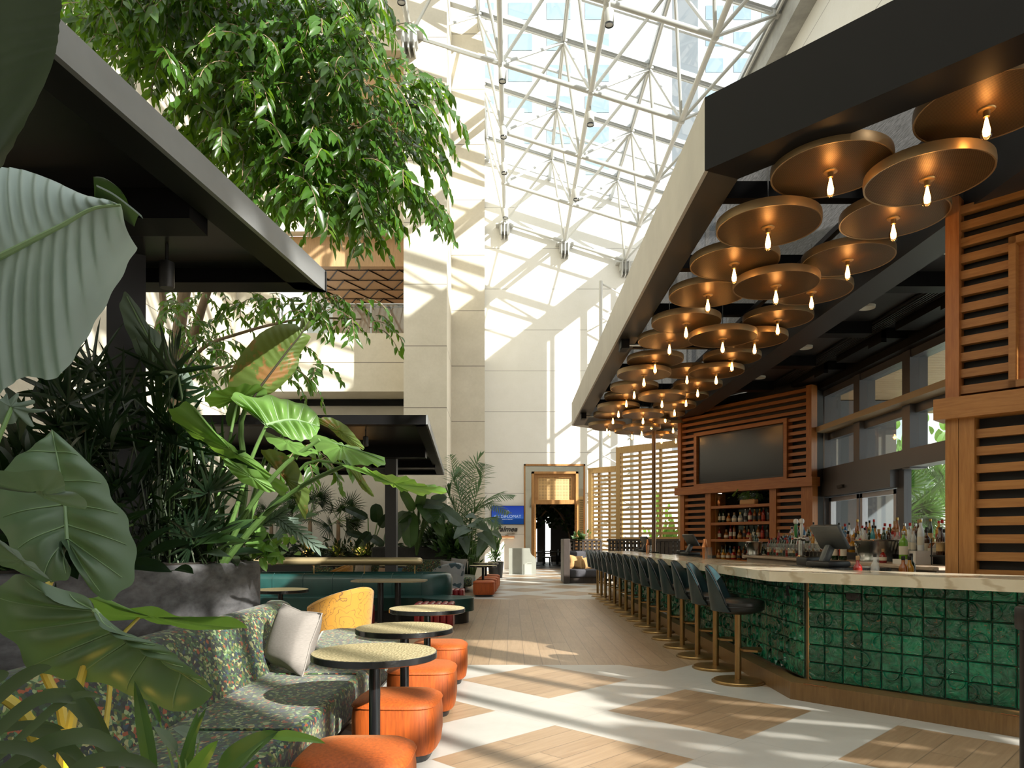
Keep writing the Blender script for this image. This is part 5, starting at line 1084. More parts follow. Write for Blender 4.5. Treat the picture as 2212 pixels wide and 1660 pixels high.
# --- lady palms
def fan(g, c, d, n, ln, w, spread=1.25, rnd=R):
    d = V(d).normalized(); s = d.orthogonal().normalized(); s = Quaternion(d, rnd.uniform(0,6.28)) @ s; nn = d.cross(s)
    for k in range(n):
        a = (k/(n-1)-.5)*2*spread; e = d*math.cos(a)+s*math.sin(a); e = (e+V((0,0,-.25*abs(a)))).normalized()
        blade(g, c, c+e*ln*rnd.uniform(.8,1.1), w, nn+V((0,0,.4)), PST, .04, .2, (0,1), 5, 1)
def lady_palm(label, n, box, Yr, loc, seed, mt=None):
    t = thing('lady_palm', label, 'plant', loc, 'lady palms in the planter'); g = MB(); sg_ = MB(); rr = random.Random(seed)
    for k in range(n):
        x, y, Y = rr.uniform(box[0],box[2]), rr.uniform(box[1],box[3]), rr.uniform(*Yr); c = P(x,y,Y)
        b = V((loc[0]+rr.uniform(-.3,.3), loc[1]+rr.uniform(-.3,.3), 1.2)); sg_.tube(cat([b, b.lerp(c,.6)+V((0,0,.1)), c], 6), .006, 4)
        fan(g, c, (c-b)+V((rr.uniform(-.5,.5),rr.uniform(-.8,.1),rr.uniform(-.2,.6))), rr.choice((7,8,9,10)), rr.uniform(.24,.40), rr.uniform(.022,.036), rr.uniform(.9,1.5), rr)
    g.build('foliage', mt or L_DARK, t, ang=85); sg_.build('canes', M_CANE_D, t)
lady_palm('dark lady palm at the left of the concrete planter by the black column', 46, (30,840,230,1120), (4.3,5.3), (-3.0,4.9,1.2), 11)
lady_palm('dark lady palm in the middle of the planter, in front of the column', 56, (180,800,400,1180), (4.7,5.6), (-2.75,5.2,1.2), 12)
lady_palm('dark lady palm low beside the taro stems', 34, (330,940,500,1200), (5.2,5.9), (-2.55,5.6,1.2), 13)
t = thing('lady_palm', 'tall bladed lady palm rising beside the pale taro leaf', 'plant', (-2.7,5.1,1.2)); g = MB(); g2 = MB()
for b, e, w_ in (((338,905),(322,700),.035),((345,900),(352,728),.06),((338,915),(402,778),.045),((340,920),(478,832),.05),((330,910),(258,788),.035),((325,930),(300,760),.03),((345,910),(290,860),.03),((345,930),(440,885),.04),((320,920),(180,880),.03),((335,900),(268,840),.03)):
    B_, T_ = P(*b,5.0), P(*e,4.85); blade(g, B_, T_, w_, V((.1,-1,.3)), PLN, .05, .3, (0,1), 8, 2)
g2.tube(cat([P(350,1200,5.2), P(345,1050,5.1), P(338,910,5.0)], 6), .012, 6); g.build('foliage', L_DEEP, t, ang=85); g2.build('canes', M_CANE_D, t)
# ---------------------------------------------------------------- the large ficus
def inside(poly, x, y):
    c = False; j = len(poly)-1
    for i in range(len(poly)):
        if (poly[i][1] > y) != (poly[j][1] > y) and x < (poly[j][0]-poly[i][0])*(y-poly[i][1])/(poly[j][1]-poly[i][1])+poly[i][0]: c = not c
        j = i
    return c
t = thing('ficus_tree', 'large weeping ficus tree over the lounge behind the black canopy', 'tree', (-5.6,11.0,.8))
rt = random.Random(21)
def spray(g, sg_, root, d, ln, n, lsz, rnd):
    d = V(d).normalized(); pts = [V(root)]
    for k in range(7): d = (d+V((0,0,-.27))+V((rnd.uniform(-.1,.1),rnd.uniform(-.1,.1),0))).normalized(); pts.append(pts[-1]+d*ln/7)
    c = cat(pts, n); sg_.tube(c[::2]+[c[-1]], .005, 4, cap=False)
    for k in range(1, n+1):
        tt = (c[k]-c[k-1]).normalized(); s = tt.cross(V((0,0,1))); s = s.normalized() if s.length > .05 else V((1,0,0)); a = rnd.uniform(-.6,.6)
        e = (s*(1 if k % 2 else -1)*.75+tt*.55+V((a*.5,rnd.uniform(-.5,.3),-.62+rnd.uniform(-.35,.35)))).normalized(); L_ = lsz*rnd.uniform(.7,1.15)
        nn = V((rnd.uniform(-.4,.9),rnd.uniform(-1,.2),rnd.uniform(.2,1)))
        ax = e*L_; t_ = e; N = (nn-t_*nn.dot(t_)).normalized(); S = t_.cross(N); w = L_*.17; b = c[k]
        m1, m2 = b+ax*.38-N*L_*.02, b+ax*.72-N*L_*.06; tip = b+ax-N*L_*.14
        g.add([b, m1+S*w+N*w*.4, m1, m1-S*w+N*w*.4, m2+S*w*.7+N*w*.25, m2, m2-S*w*.7+N*w*.25, tip], [(0,2,1),(0,3,2),(1,2,5,4),(2,3,6,5),(4,5,7),(5,6,7)])
main = [(145,-60),(760,-60),(772,40),(800,115),(850,140),(915,190),(938,232),(905,290),(900,370),(868,400),(905,470),(915,500),(870,480),(850,520),(790,500),(740,530),(700,490),(650,500),(560,420),(470,330),(380,240),(290,150),(200,70),(150,30)]
fol = MB(); tw = MB(); k = 0
while k < 980:
    x, y = rt.uniform(140,940), rt.uniform(-60,510)
    if not inside(main, x, y): continue
    if 820 < x and rt.random() < .25: continue
    dn = noise.noise(V((x*.008,y*.008,3.1)))
    if dn < -.22 and rt.random() < .75: continue
    k += 1; Y = rt.uniform(7.6,10.4); p = P(x, y-34, Y); spray(fol, tw, p, (rt.uniform(-.9,1.0)+(.35 if x > 700 else 0), rt.uniform(-.8,.3), rt.uniform(-.2,.45)), rt.uniform(.45,.85), rt.randint(13,19), rt.uniform(.17,.24), rt)
for poly, n, Yr in (([(310,640),(610,640),(585,700),(520,730),(430,780),(360,760),(330,700)],46,(9.5,11.2)),([(560,650),(690,630),(770,660),(815,700),(830,735),(770,715),(690,715),(640,680)],30,(8.2,9.2)),([(600,760),(660,760),(690,820),(650,840),(600,830)],12,(8.4,9.0)),([(380,790),(480,740),(560,770),(560,830),(450,850)],26,(9.0,10.5)),([(640,975),(700,980),(720,1010),(660,1030)],8,(7.6,8.2))):
    k = 0
    while k < n:
        x, y = rt.uniform(300,840), rt.uniform(600,1040)
        if not inside(poly, x, y): continue
        k += 1; spray(fol, tw, P(x, y-16, rt.uniform(*Yr)), (rt.uniform(-.4,.9), rt.uniform(-.6,.2), rt.uniform(-.1,.3)), rt.uniform(.3,.55), rt.randint(9,13), rt.uniform(.13,.17), rt)
fol.build('foliage', L_FICUS, t, ang=85); tw.build('twigs', M_BARK, t)
for pts, r0, r1 in (([(395,1010,11),(392,900,11),(385,780,11),(390,690,11),(420,500,10.8),(455,260,10),(480,60,9.4),(500,-120,9.2)],.13,.05),([(388,800,11),(420,720,10.9),(445,640,10.7),(520,430,10.2),(640,250,9.6),(720,150,9.2)],.08,.025),([(392,1000,11.2),(360,820,11.2),(342,720,11.3),(352,640,11.2),(300,400,10.6),(280,150,10)],.09,.03),([(380,860,10.9),(430,760,10.6),(520,720,10),(650,690,9.3),(780,690,8.8)],.035,.008),([(455,260,10),(540,150,9.6),(640,90,9.2),(760,40,9)],.05,.012),([(470,140,9.7),(420,60,9.5),(330,20,9.2)],.04,.012),([(385,840,11),(450,800,10.4),(560,790,9.4),(640,800,8.9)],.03,.008),([(410,560,10.9),(560,330,9.8),(700,300,9.2),(860,230,8.8)],.045,.01),([(640,250,9.6),(780,330,9.2),(860,430,8.9)],.03,.008)):
    MB().tube(cat([P(*p) for p in pts], 26), [r0+(r1-r0)*i/26 for i in range(27)], 9).build('trunk' if r0 > .075 else 'branch', M_BARK, t)
# ---------------------------------------------------------------- palms and shrubs further back
def frond(g, sg_, pts, n, ln, w, droop, rnd):
    c = cat([V(p) for p in pts], n); sg_.tube(c, [.014*(1-.8*i/n) for i in range(n+1)], 5)
    for k in range(3, n+1):
        t_ = (c[k]-c[k-1]).normalized(); s = t_.cross(V((.15,-.5,1))).normalized(); L_ = ln*math.sin(math.pi*min(1,(k/n)*.93+.06))**.6
        for sg in (1,-1):
            e = (s*sg*.8+t_*.75+V((0,0,-droop*rnd.uniform(.5,1.2)))).normalized(); blade(g, c[k], c[k]+e*L_*rnd.uniform(.85,1.1), w, V((0,-.6,1)), PST, .03, .2, (0,1), 4, 1)
def palm(label, loc, fr, n, ln, w, mt, trunk=None, seed=1, nm='areca_palm'):
    t = thing(nm, label, 'plant', loc); g, sg_ = MB(), MB(); rr = random.Random(seed)
    for pts in fr: frond(g, sg_, [P(*p) if len(p) == 3 and p[1] > 50 else p for p in pts], n, ln, w, .35, rr)
    g.build('foliage', mt, t, ang=85); sg_.build('fronds', M_STEM, t)
    if trunk: MB().tube([V(p) for p in trunk], [.05]*len(trunk), 8).build('trunk', M_BARK, t)
    return t
Y = 20.6
palm('tall feathery areca palm in front of the stone tower', (-1.35,20.6,0), [[(1000,1230,Y),(1000,1120,Y),(985,1040,Y),(972,985,Y)],[(1000,1230,Y),(1010,1100,Y),(1025,1020,Y),(1038,982,Y-.2)],[(1000,1230,Y),(1018,1110,Y),(1040,1040,Y-.3),(1048,1005,Y-.4)],[(1000,1230,Y),(1020,1120,Y),(1060,1075,Y-.4),(1108,1072,Y-.6)],[(1000,1230,Y),(1015,1130,Y),(1050,1090,Y-.4),(1098,1108,Y-.7)],[(1000,1230,Y),(990,1130,Y),(972,1075,Y-.3),(966,1050,Y-.4)],[(1000,1230,Y),(1005,1090,Y+.2),(1005,1040,Y+.2),(1012,1000,Y+.3)],[(1000,1230,Y),(1020,1150,Y-.2),(1050,1120,Y-.7),(1075,1135,Y-1)],[(1000,1230,Y),(985,1150,Y-.2),(960,1110,Y-.6),(945,1125,Y-.9)],[(1000,1230,Y),(998,1100,Y-.2),(982,1040,Y-.5),(990,1020,Y-.6)]], 34, .56, .036, L_PALM, seed=4)
t = thing('banana_plant', 'broad leaved banana plant in the dark planter under the far canopy', 'plant', (-2.75,20.9,1.18)); sg_ = MB()
for k, (b, e, w_) in enumerate((((882,1106),(835,1182),.52),((884,1106),(886,1184),.50),((908,1082),(944,1134),.50),((940,1092),(1000,1136),.40),((893,1105),(866,1058),.30),((905,1100),(916,1050),.30),((930,1085),(966,1075),.30),((925,1100),(958,1160),.36),((890,1110),(860,1130),.2),((905,1090),(960,1095),.3))):
    g = MB(); B_, T_ = P(*b,20.2), P(*e,19.9); blade(g, B_, T_, w_, (V((0,0,HC))-T_).normalized()+V((0,0,.3)), PB, .10, .25, (.01,3), 16, 4, .006); o = g.build('leaf', L_MID if k % 3 else L_GREY, t, ang=85)
    MB().tube(cat([B_+(T_-B_)*u/6+V((0,-.02,.40*(u/6)*(1-u/6)*.5)) for u in range(7)], 6), .012, 5).build('midrib', M_RIB, o); sg_.tube(cat([P(900,1200,20.8), P((b[0]+900)/2,1130,20.5), B_], 6), .03, 6)
sg_.build('stems', M_STEM, t)
def shrub(label, loc, n, ext, lsz, mt, seed, nm='shrub', group=None, pr=PLN, wr=.4):
    t = thing(nm, label, 'plant', loc, group); g, sg_ = MB(), MB(); rr = random.Random(seed)
    for k in range(n):
        p = V((rr.gauss(0,.45)*ext[0], rr.gauss(0,.4)*ext[1], abs(rr.gauss(.2,.42))*ext[2]))+V(loc); d = (p-V(loc)+V((rr.uniform(-.3,.3),rr.uniform(-.6,.1),rr.uniform(-.3,.4)))).normalized(); L_ = lsz*rr.uniform(.6,1.3)
        blade(g, p, p+d*L_, L_*wr, V((rr.uniform(-.4,.6),-.7,.8)), pr, .08, .3, (0,1), 5, 2)
        if k % 4 == 0: sg_.tube([V(loc), p], .006, 4)
    g.build('foliage', mt, t, ang=85); sg_.build('stems', M_STEM, t); return t
shrub('dense dark shrub under the banana leaves in the far planter', (-2.2,21.2,1.15), 420, (.9,.5,.75), .24, L_DEEP, 31); shrub('glossy shrub at the right end of the far planter', (-1.65,20.6,.9), 300, (.45,.5,.7), .3, L_MID, 32)
t = thing('spear_leaf_plant', 'spiky sword leaved plant on the floor beside the far sofa corner', 'plant', (-1.3,20.9,.0)); g = MB()
for k in range(46):
    a = R.uniform(0,6.28); r = R.uniform(.25,.75); h = R.uniform(.7,1.5); b = V((-1.3,20.9,.02)); strap(g, [b, b+V((math.cos(a)*r*.35,math.sin(a)*r*.35,h*.6)), b+V((math.cos(a)*r,math.sin(a)*r,h))], .06, V((math.cos(a+1.57),math.sin(a+1.57),.1)), 6)
g.build('foliage', L_DEEP, t, ang=85)
t = thing('elephant_ear_plant', 'dull green elephant ear plant between the far palm and the end wall', 'plant', (-.9,21.6,0)); sg_ = MB()
for k, (b, e, w_) in enumerate((((1010,1140),(980,1165),.5),((1020,1130),(1058,1150),.55),((1040,1150),(1072,1190),.5),((1000,1160),(1010,1200),.45),((1050,1165),(1030,1205),.45),((1030,1120),(1005,1118),.4),((1060,1150),(1085,1165),.35))):
    g = MB(); B_, T_ = P(*b,20.0+.1*k), P(*e,19.6+.1*k); blade(g, B_, T_, w_, (V((0,0,HC))-T_).normalized()+V((0,0,.9)), lambda u: max(0,1-u)**.7*min(1,5*u+.55), .08, .2, (.02,2), 12, 4); g.build('leaf', L_GREY, t, ang=85); sg_.tube(cat([P(1020,1262,20.6), P((b[0]+1020)/2,1190,20.4), B_], 6), .016, 5)
sg_.build('stems', M_STEM, t)
pt = thing('plant_pot', 'dark round pot by the end wall below the script sign', 'pot', (-.60,26.3,0)); MB().lathe([(.0,.0),(.24,0),(.30,.6),(.27,.6),(.25,.5),(.0,.5)], (-.60,26.3,0), 20).build('body', M_BLK, pt); MB().lathe([(.0,.52),(.255,.52)], (-.60,26.3,0), 20).build('soil', M_SOIL, pt)
shrub('upright dracaena with narrow leaves in the dark pot', (-.60,26.3,.58), 170, (.16,.16,1.3), .30, L_PALM, 33, 'dracaena', wr=.16)
# dark fan palms by the rear wall
def fanpalm(label, loc, h, n, ln, seed, mt=L_DARK, nb=18, w=.03, nm='fan_palm'):
    t = thing(nm, label, 'plant', loc); g, sg_ = MB(), MB(); rr = random.Random(seed); top = V(loc)+V((0,0,h))
    for k in range(n):
        a = rr.uniform(0,6.28); el = rr.uniform(-.5,1.2); d = V((math.cos(a)*math.cos(el),math.sin(a)*math.cos(el),math.sin(el))); c = top+d*ln*rr.uniform(.6,1.1); sg_.tube([top,c], .01, 4); fan(g, c, d, nb, ln*.95, w, 1.5, rr)
    g.build('foliage', mt, t, ang=85); MB().tube([V(loc),top], [.08,.06], 8).build('trunk', M_BARK, t); sg_.build('stalks', M_STEM, t); return t
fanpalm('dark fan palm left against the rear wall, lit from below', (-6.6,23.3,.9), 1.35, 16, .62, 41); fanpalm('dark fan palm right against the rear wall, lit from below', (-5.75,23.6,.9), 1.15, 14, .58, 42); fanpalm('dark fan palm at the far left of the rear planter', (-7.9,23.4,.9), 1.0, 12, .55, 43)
t = thing('bird_of_paradise_plant', 'dark paddle leaved plant against the pale rear wall', 'plant', (-4.6,23.3,.9)); sg_ = MB()
for b, e, w_ in (((815,1130),(812,1088),.45),((795,1120),(745,1098),.3),((800,1150),(770,1185),.35),((820,1140),(842,1110),.3),((800,1160),(830,1180),.3),((785,1160),(748,1150),.25)):
    g = MB(); B_, T_ = P(*b,23.0), P(*e,22.9); blade(g, B_, T_, w_, V((.2,-1,.2)), PB, .05, .2, (.01,3), 12, 3); g.build('leaf', L_DARK, t, ang=85); sg_.tube(cat([P(798,1205,23.3), P((b[0]+798)/2,1170,23.1), B_], 6), .02, 5)
sg_.build('stems', M_STEM, t)
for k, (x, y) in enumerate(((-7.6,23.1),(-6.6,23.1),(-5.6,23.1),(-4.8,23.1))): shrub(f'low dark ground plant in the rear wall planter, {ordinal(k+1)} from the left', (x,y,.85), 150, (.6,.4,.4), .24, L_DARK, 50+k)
for k, (x, y) in enumerate(((-6.6,23.15),(-5.7,23.2),(-4.9,22.98))):
    ld = bpy.data.lights.new('planter_uplight', 'POINT'); ld.energy = 14; ld.color = (1,.5,.16); ld.shadow_soft_size = .05; lo = bpy.data.objects.new('planter_uplight', ld); C.objects.link(lo); lo.location = (x,y-.1,1.05)
ld = bpy.data.lights.new('planter_uplight', 'POINT'); ld.energy = .8; ld.color = (1,.62,.10); ld.shadow_soft_size = .03; lo = bpy.data.objects.new('planter_uplight', ld); C.objects.link(lo); lo.location = P(118,1665,1.66)
# filler shrubs in the concrete planter and around the tree
for k, (x, y, n, mt) in enumerate(((-2.9,4.2,220,L_DARK),(-3.2,5.6,260,L_DARK),(-2.9,6.1,200,L_DEEP),(-3.6,4.8,200,L_DARK))): shrub(['dark undergrowth at the near end of the concrete planter','dark undergrowth behind the black column','dark undergrowth at the far corner of the concrete planter','dark undergrowth deep in the concrete planter'][k], (x,y,1.18), n, (.7,.6,.7), .26, mt, 60+k)
shrub('leafy undergrowth around the foot of the ficus tree', (-6.2,10.2,.8), 420, (1.4,.8,1.0), .3, L_MID, 66)
# ---------------------------------------------------------------- greenery seen through the portal and the windows
t = thing('fiddle_leaf_fig', 'dark fiddle leaf fig hanging over the tables inside the portal', 'tree', (2.0,37.5,0)); g, sg_ = MB(), MB(); rr = random.Random(71)
for k in range(230):
    x, z = rr.uniform(.9,3.3), rr.uniform(1.9,3.6); 
    if z < 2.3 and .2 < abs(x-2.1) < .5: continue
    if z < 2.2 and rr.random() < .6: continue
    p = V((x, rr.uniform(36.8,38), z)); d = V((rr.uniform(-1,1),rr.uniform(-1,.3),rr.uniform(-.8,.6))).normalized(); blade(g, p, p+d*.32, .2, V((rr.uniform(-.5,.5),-1,.6)), lambda u: PB(u)*(.6+.4*u), .08, .2, (.02,2), 6, 2)
g.build('foliage', L_DEEP, t, ang=85)
for pts in ([(1.2,37.5,0),(1.15,37.5,1.6),(1.5,37.4,2.6),(2.2,37.4,3.3)],[(3.1,37.6,0),(3.05,37.6,1.5),(2.7,37.5,2.5),(2.2,37.4,3.1)]): MB().tube(cat([V(p) for p in pts], 12), .05, 7).build('trunk', M_BARK, t)
L_OUT = leafmat('garden_palm_leaf', (.028,.07,.018), (.10,.22,.03), .4, .3, 2.0); L_BUSH = leafmat('garden_bush_leaf', (.12,.24,.045), (.30,.5,.06), .4, .3, 2.0)
fanpalm('fan palm outside the window beside the pale door', (8.9,16.9,0), 1.9, 20, .9, 81, L_OUT, 20, .05); fanpalm('fan palm outside the window nearest the oak pillar', (11.0,18.7,0), 2.4, 20, 1.0, 82, L_OUT, 20, .05); fanpalm('fan palm outside low behind the bottles', (10.1,17.4,0), 1.2, 16, .7, 83, L_OUT, 20, .05)
shrub('round leaved bush outside the middle row of windows', (11.8,21.8,2.25), 420, (1.3,.5,2.0), .38, L_BUSH, 84, wr=.75); shrub('round leaved bush outside by the oak pillar', (14.0,22.4,2.25), 300, (1.0,.6,2.2), .38, L_BUSH, 85, wr=.75)
struct(MB().bb((9.0,20.9,0),(16,23.6,2.0)).build('wall_garden', M_WHITE, smooth=False))
palm('coconut palm outside behind the round leaved bush', (10.4,24.5,0), [[(10.4,24.5,5.0),(10.0,24,5.6),(9.4,23.4,5.3),(9.0,23,4.4)],[(10.4,24.5,5.0),(11,24,5.7),(11.6,23.6,5.4),(12,23.4,4.6)],[(10.4,24.5,5.0),(10.4,24,5.4),(10.0,23,4.8),(9.9,22.8,4.0)],[(10.4,24.5,5.0),(11.2,24.4,5.2),(12,24,4.6)]], 18, .6, .05, L_BUSH, [(10.4,24.5,0),(10.4,24.5,5.0)], 86, 'coconut_palm')
shrub('green bush outside the far glazing behind the oak screens', (6.4,30,0), 260, (.7,1.0,2.6), .4, L_BUSH, 87, wr=.5)
shrub('small plant on top of the dark slatted partition', (2.35,24.0,1.42), 30, (.35,.08,.16), .2, L_MID, 88, 'table_plant', wr=.6)
# ---------------------------------------------------------------- bottles, glasses and bar tools
def tinted(name, col, a=.35, rough=.06):
    n = NT(name); b = n.n('BsdfPrincipled', i={'Base Color': c4(col), 'Roughness': rough, 'Specular IOR Level': .8}); t = n.n('BsdfTransparent', i={0: c4(mul(col, 1.4))})
    x = n.n('MixShader', i={0: a, 1: b.outputs[0], 2: t.outputs[0]}); return n.done(x.outputs[0])
G_AMB = tinted('amber_whisky', (.36,.11,.012)); G_CLR = tinted('clear_glass', (.70,.73,.72), .6); G_GRN = tinted('dark_green_glass', (.012,.035,.012), .15); G_RED = tinted('red_spirit', (.35,.018,.012)); G_BLU = tinted('blue_glass', (.03,.16,.36)); G_LIM = tinted('lime_liqueur', (.20,.45,.03)); G_BRN = tinted('brown_glass', (.055,.018,.006), .12); G_FRO = mat('frosted_glass', (.62,.65,.66), .45); G_YEL = tinted('golden_liqueur', (.55,.28,.02)); G_TEAL = tinted('teal_glass', (.02,.30,.34))
C_BLK = mat('black_cap', (.012,.012,.012), .35); C_GLD = mat('gold_cap', (.50,.34,.10), .3, .9); C_RED = mat('red_cap', (.40,.015,.015), .35); C_CRK = mat('cork_stopper', (.38,.24,.12), .8); C_SIL = mat('silver_cap', (.6,.6,.6), .25, .9)
B_WHT = mat('cream_paper_label', (.62,.58,.48), .7); B_BLK = mat('black_paper_label', (.02,.02,.02), .6); B_TAN = mat('tan_paper_label', (.45,.30,.13), .7); B_RED = mat('red_paper_label', (.38,.05,.03), .7)
PROF = {'wine': ([(.0,0),(.036,.0),(.038,.01),(.038,.185),(.030,.215),(.015,.235),(.0145,.285)], .285, .305, .0155, (.055,.14), .0385, 'wine bottle'),
 'spirit': ([(.0,0),(.037,0),(.040,.012),(.040,.165),(.036,.19),(.016,.215),(.0145,.262)], .258, .285, .017, (.045,.13), .0405, 'spirit bottle'),
 'squat': ([(.0,0),(.048,0),(.052,.015),(.050,.10),(.034,.135),(.016,.15),(.015,.175)], .172, .21, .020, (.035,.085), .0525, 'squat decanter bottle'),
 'slim': ([(.0,0),(.030,0),(.032,.01),(.030,.20),(.022,.235),(.013,.26),(.0125,.315)], .312, .335, .0145, (.06,.15), .0325, 'slim tall bottle'),
 'beer': ([(.0,0),(.034,0),(.036,.01),(.036,.15),(.030,.185),(.016,.215),(.016,.25)], .248, .262, .018, (.035,.12), .0365, 'stout brown bottle')}
NB = {}
def bottle(kind, glass, cap, lab, x, y, z, label, group, sc_=1.0):
    key = (kind, glass.name, cap.name, lab.name)
    if key not in NB:
        pr, c0, c1, cr, lb, lr, nm = PROF[kind]; t = thing('bottle', label, 'bottle', (0,0,0), group)
        MB().lathe(pr, n=16).build('glass_body', glass, t); MB().lathe([(cr*.9,c0-.012),(cr,c0-.01),(cr,c1-.003),(cr*.8,c1),(.0,c1)], n=12).build('cap', cap, t); MB().lathe([(lr,lb[0]),(lr,lb[1])], n=16, cap=False).build('paper_label', lab, t, smooth=True)
        NB[key] = t; o = t
    else: o = dup(NB[key], label=label, group=group)
    o.location = (x,y,z); o.scale = (sc_,)*3; o.rotation_euler = (0,0,R.uniform(0,6.28)); return o
CN = {'amber_whisky':'amber','clear_glass':'clear','dark_green_glass':'dark green','red_spirit':'red','blue_glass':'blue','lime_liqueur':'lime green','brown_glass':'brown','frosted_glass':'frosted','golden_liqueur':'golden','teal_glass':'teal'}
CC = {'black_cap':'black','gold_cap':'gold','red_cap':'red','cork_stopper':'cork','silver_cap':'silver'}
def run(specs, where, group, pos):
    for k, (kind, gl, cp, lb, px) in enumerate(specs):
        x, y, z = pos(px, k); nm = PROF[kind][6]
        bottle(kind, gl, cp, lb, x, y, z, f'{CN[gl.name]} {nm}, {CC[cp.name]} top, {ordinal(k+1)} {where}', group, R.uniform(.94,1.06))
def on_shelf(z, d):
    def f(px, k): p = U.p(U.s_of(px), d, z+.032); return p.x, p.y, p.z
    return f
W, S_, Q, SL, BE = 'wine', 'spirit', 'squat', 'slim', 'beer'
run([(W,G_GRN,C_BLK,B_WHT,1542),(W,G_GRN,C_BLK,B_WHT,1550),(Q,G_AMB,C_CRK,B_TAN,1561),(Q,G_CLR,C_CRK,B_WHT,1573),(Q,G_CLR,C_GLD,B_WHT,1586),(S_,G_CLR,C_SIL,B_BLK,1597),(S_,G_RED,C_SIL,B_WHT,1607),(S_,G_AMB,C_GLD,B_BLK,1617),(S_,G_AMB,C_GLD,B_BLK,1628),(S_,G_RED,C_CRK,B_RED,1636),(S_,G_BRN,C_BLK,B_BLK,1647),(S_,G_BRN,C_BLK,B_BLK,1656),(SL,G_BRN,C_BLK,B_TAN,1663)], 'along the upper back bar shelf', 'bottles on the upper back bar shelf', on_shelf(SHZ[2], -.2))
run([(S_,G_RED,C_CRK,B_WHT,1541),(Q,G_AMB,C_CRK,B_WHT,1556),(SL,G_RED,C_GLD,B_WHT,1565),(SL,G_AMB,C_GLD,B_WHT,1573),(Q,G_AMB,C_CRK,B_TAN,1585),(S_,G_AMB,C_GLD,B_BLK,1595),(Q,G_RED,C_CRK,B_TAN,1604),(SL,G_GRN,C_GLD,B_WHT,1615),(S_,G_AMB,C_SIL,B_WHT,1625),(S_,G_RED,C_RED,B_RED,1634),(S_,G_BRN,C_BLK,B_BLK,1645),(S_,G_BRN,C_BLK,B_TAN,1653),(S_,G_BRN,C_GLD,B_BLK,1660)], 'along the middle back bar shelf', 'bottles on the middle back bar shelf', on_shelf(SHZ[1], -.2))
run([(SL,G_GRN,C_BLK,B_WHT,1541),(SL,G_GRN,C_GLD,B_TAN,1549),(S_,G_BLU,C_SIL,B_WHT,1559),(S_,G_AMB,C_RED,B_WHT,1568),(S_,G_AMB,C_RED,B_TAN,1578),(S_,G_AMB,C_GLD,B_WHT,1588),(S_,G_RED,C_RED,B_WHT,1598),(S_,G_AMB,C_BLK,B_TAN,1609),(S_,G_CLR,C_RED,B_WHT,1620),(S_,G_GRN,C_GLD,B_WHT,1632),(S_,G_AMB,C_RED,B_WHT,1644),(S_,G_BLU,C_SIL,B_WHT,1655)], 'in the rear row, lowest back bar shelf', 'bottles on the lowest back bar shelf', on_shelf(SHZ[0], -.28))
run([(Q,G_AMB,C_CRK,B_TAN,1546),(Q,G_YEL,C_GLD,B_WHT,1556),(Q,G_AMB,C_BLK,B_WHT,1567),(Q,G_RED,C_CRK,B_TAN,1578),(Q,G_AMB,C_GLD,B_BLK,1590),(Q,G_BRN,C_BLK,B_WHT,1602),(Q,G_AMB,C_CRK,B_WHT,1615)], 'in the front row, lowest back bar shelf', 'bottles on the lowest back bar shelf', on_shelf(SHZ[0], -.10))
# trough planter and little figure on the top shelf
p = U.p(U.s_of(1606), -.18, SHZ[3]+.03); tr = thing('trough_planter', 'pale terracotta trough with trailing plant on the top back bar shelf', 'planter', p)
MB().rbox((p.x,p.y,p.z+.06),(.40,.15,.12),.03,3, rz=U.an).build('trough', mat('terracotta', (.55,.32,.15), .7), tr); g = MB()
for k in range(130): q_ = p+V((R.gauss(0,.16),R.gauss(0,.07),.12+abs(R.gauss(0,.10)))); blade(g, q_, q_+V((R.uniform(-.12,.12),R.uniform(-.12,.02),R.uniform(-.06,.10))), .035, V((0,-.6,1)), PLN, 0, .2, (0,1), 4, 1)
g.build('foliage', L_LIT, tr, ang=85)
p = U.p(U.s_of(1546), -.12, SHZ[3]+.03); fg = thing('wire_figurine', 'small spiky copper figurine at the left end of the top back bar shelf', 'figurine', p); M_COP = mat('copper_metal', (.55,.22,.09), .3, .9)
MB().lathe([(.0,0),(.03,.0),(.05,.06),(.045,.12),(.03,.15),(.0,.16)], p, 14).build('body', M_COP, fg)
for k in range(5): a = (k-2)*.35; MB().tube([p+V((0,0,.14)), p+V((math.sin(a)*.10,0,.14+math.cos(a)*.10))], .005, 5).build('spike', M_COP, fg)
MB().tube([p+V((-.11,0,.07)), p+V((.11,0,.07))], .005, 5).build('arm', M_COP, fg)
# back counter along the windows
M_TRAV = mat('travertine_counter', (.42,.33,.25), .4, var=(3,.15))
bc = thing('back_counter', 'travertine back counter along the windows carrying bottles and glasses', 'counter', (4.4,9.6,0))
MB().bb((4.02,6.75,0),(4.95,12.2,1.09)).build('cabinet', M_TRAV, bc, smooth=False); MB().rbox((4.47,9.48,1.11),(1.02,5.55,.04),.008,1).build('top', M_TRAV, bc)
for x0, z in ((4.42,1.22),(4.60,1.33)): MB().bb((x0,7.0,1.13),(x0+.17,12.1,z)).build('riser', M_BLK, bc, smooth=False)
rb = random.Random(9); GL = [G_CLR,G_CLR,G_CLR,G_AMB,G_CLR,G_GRN,G_YEL,G_RED,G_BLU,G_CLR,G_BRN,G_AMB]; CP = [C_BLK,C_RED,C_GLD,C_SIL,C_CRK]; LB = [B_WHT,B_TAN,B_BLK,B_RED,B_WHT]; KD = [S_,S_,SL,W,Q,S_]
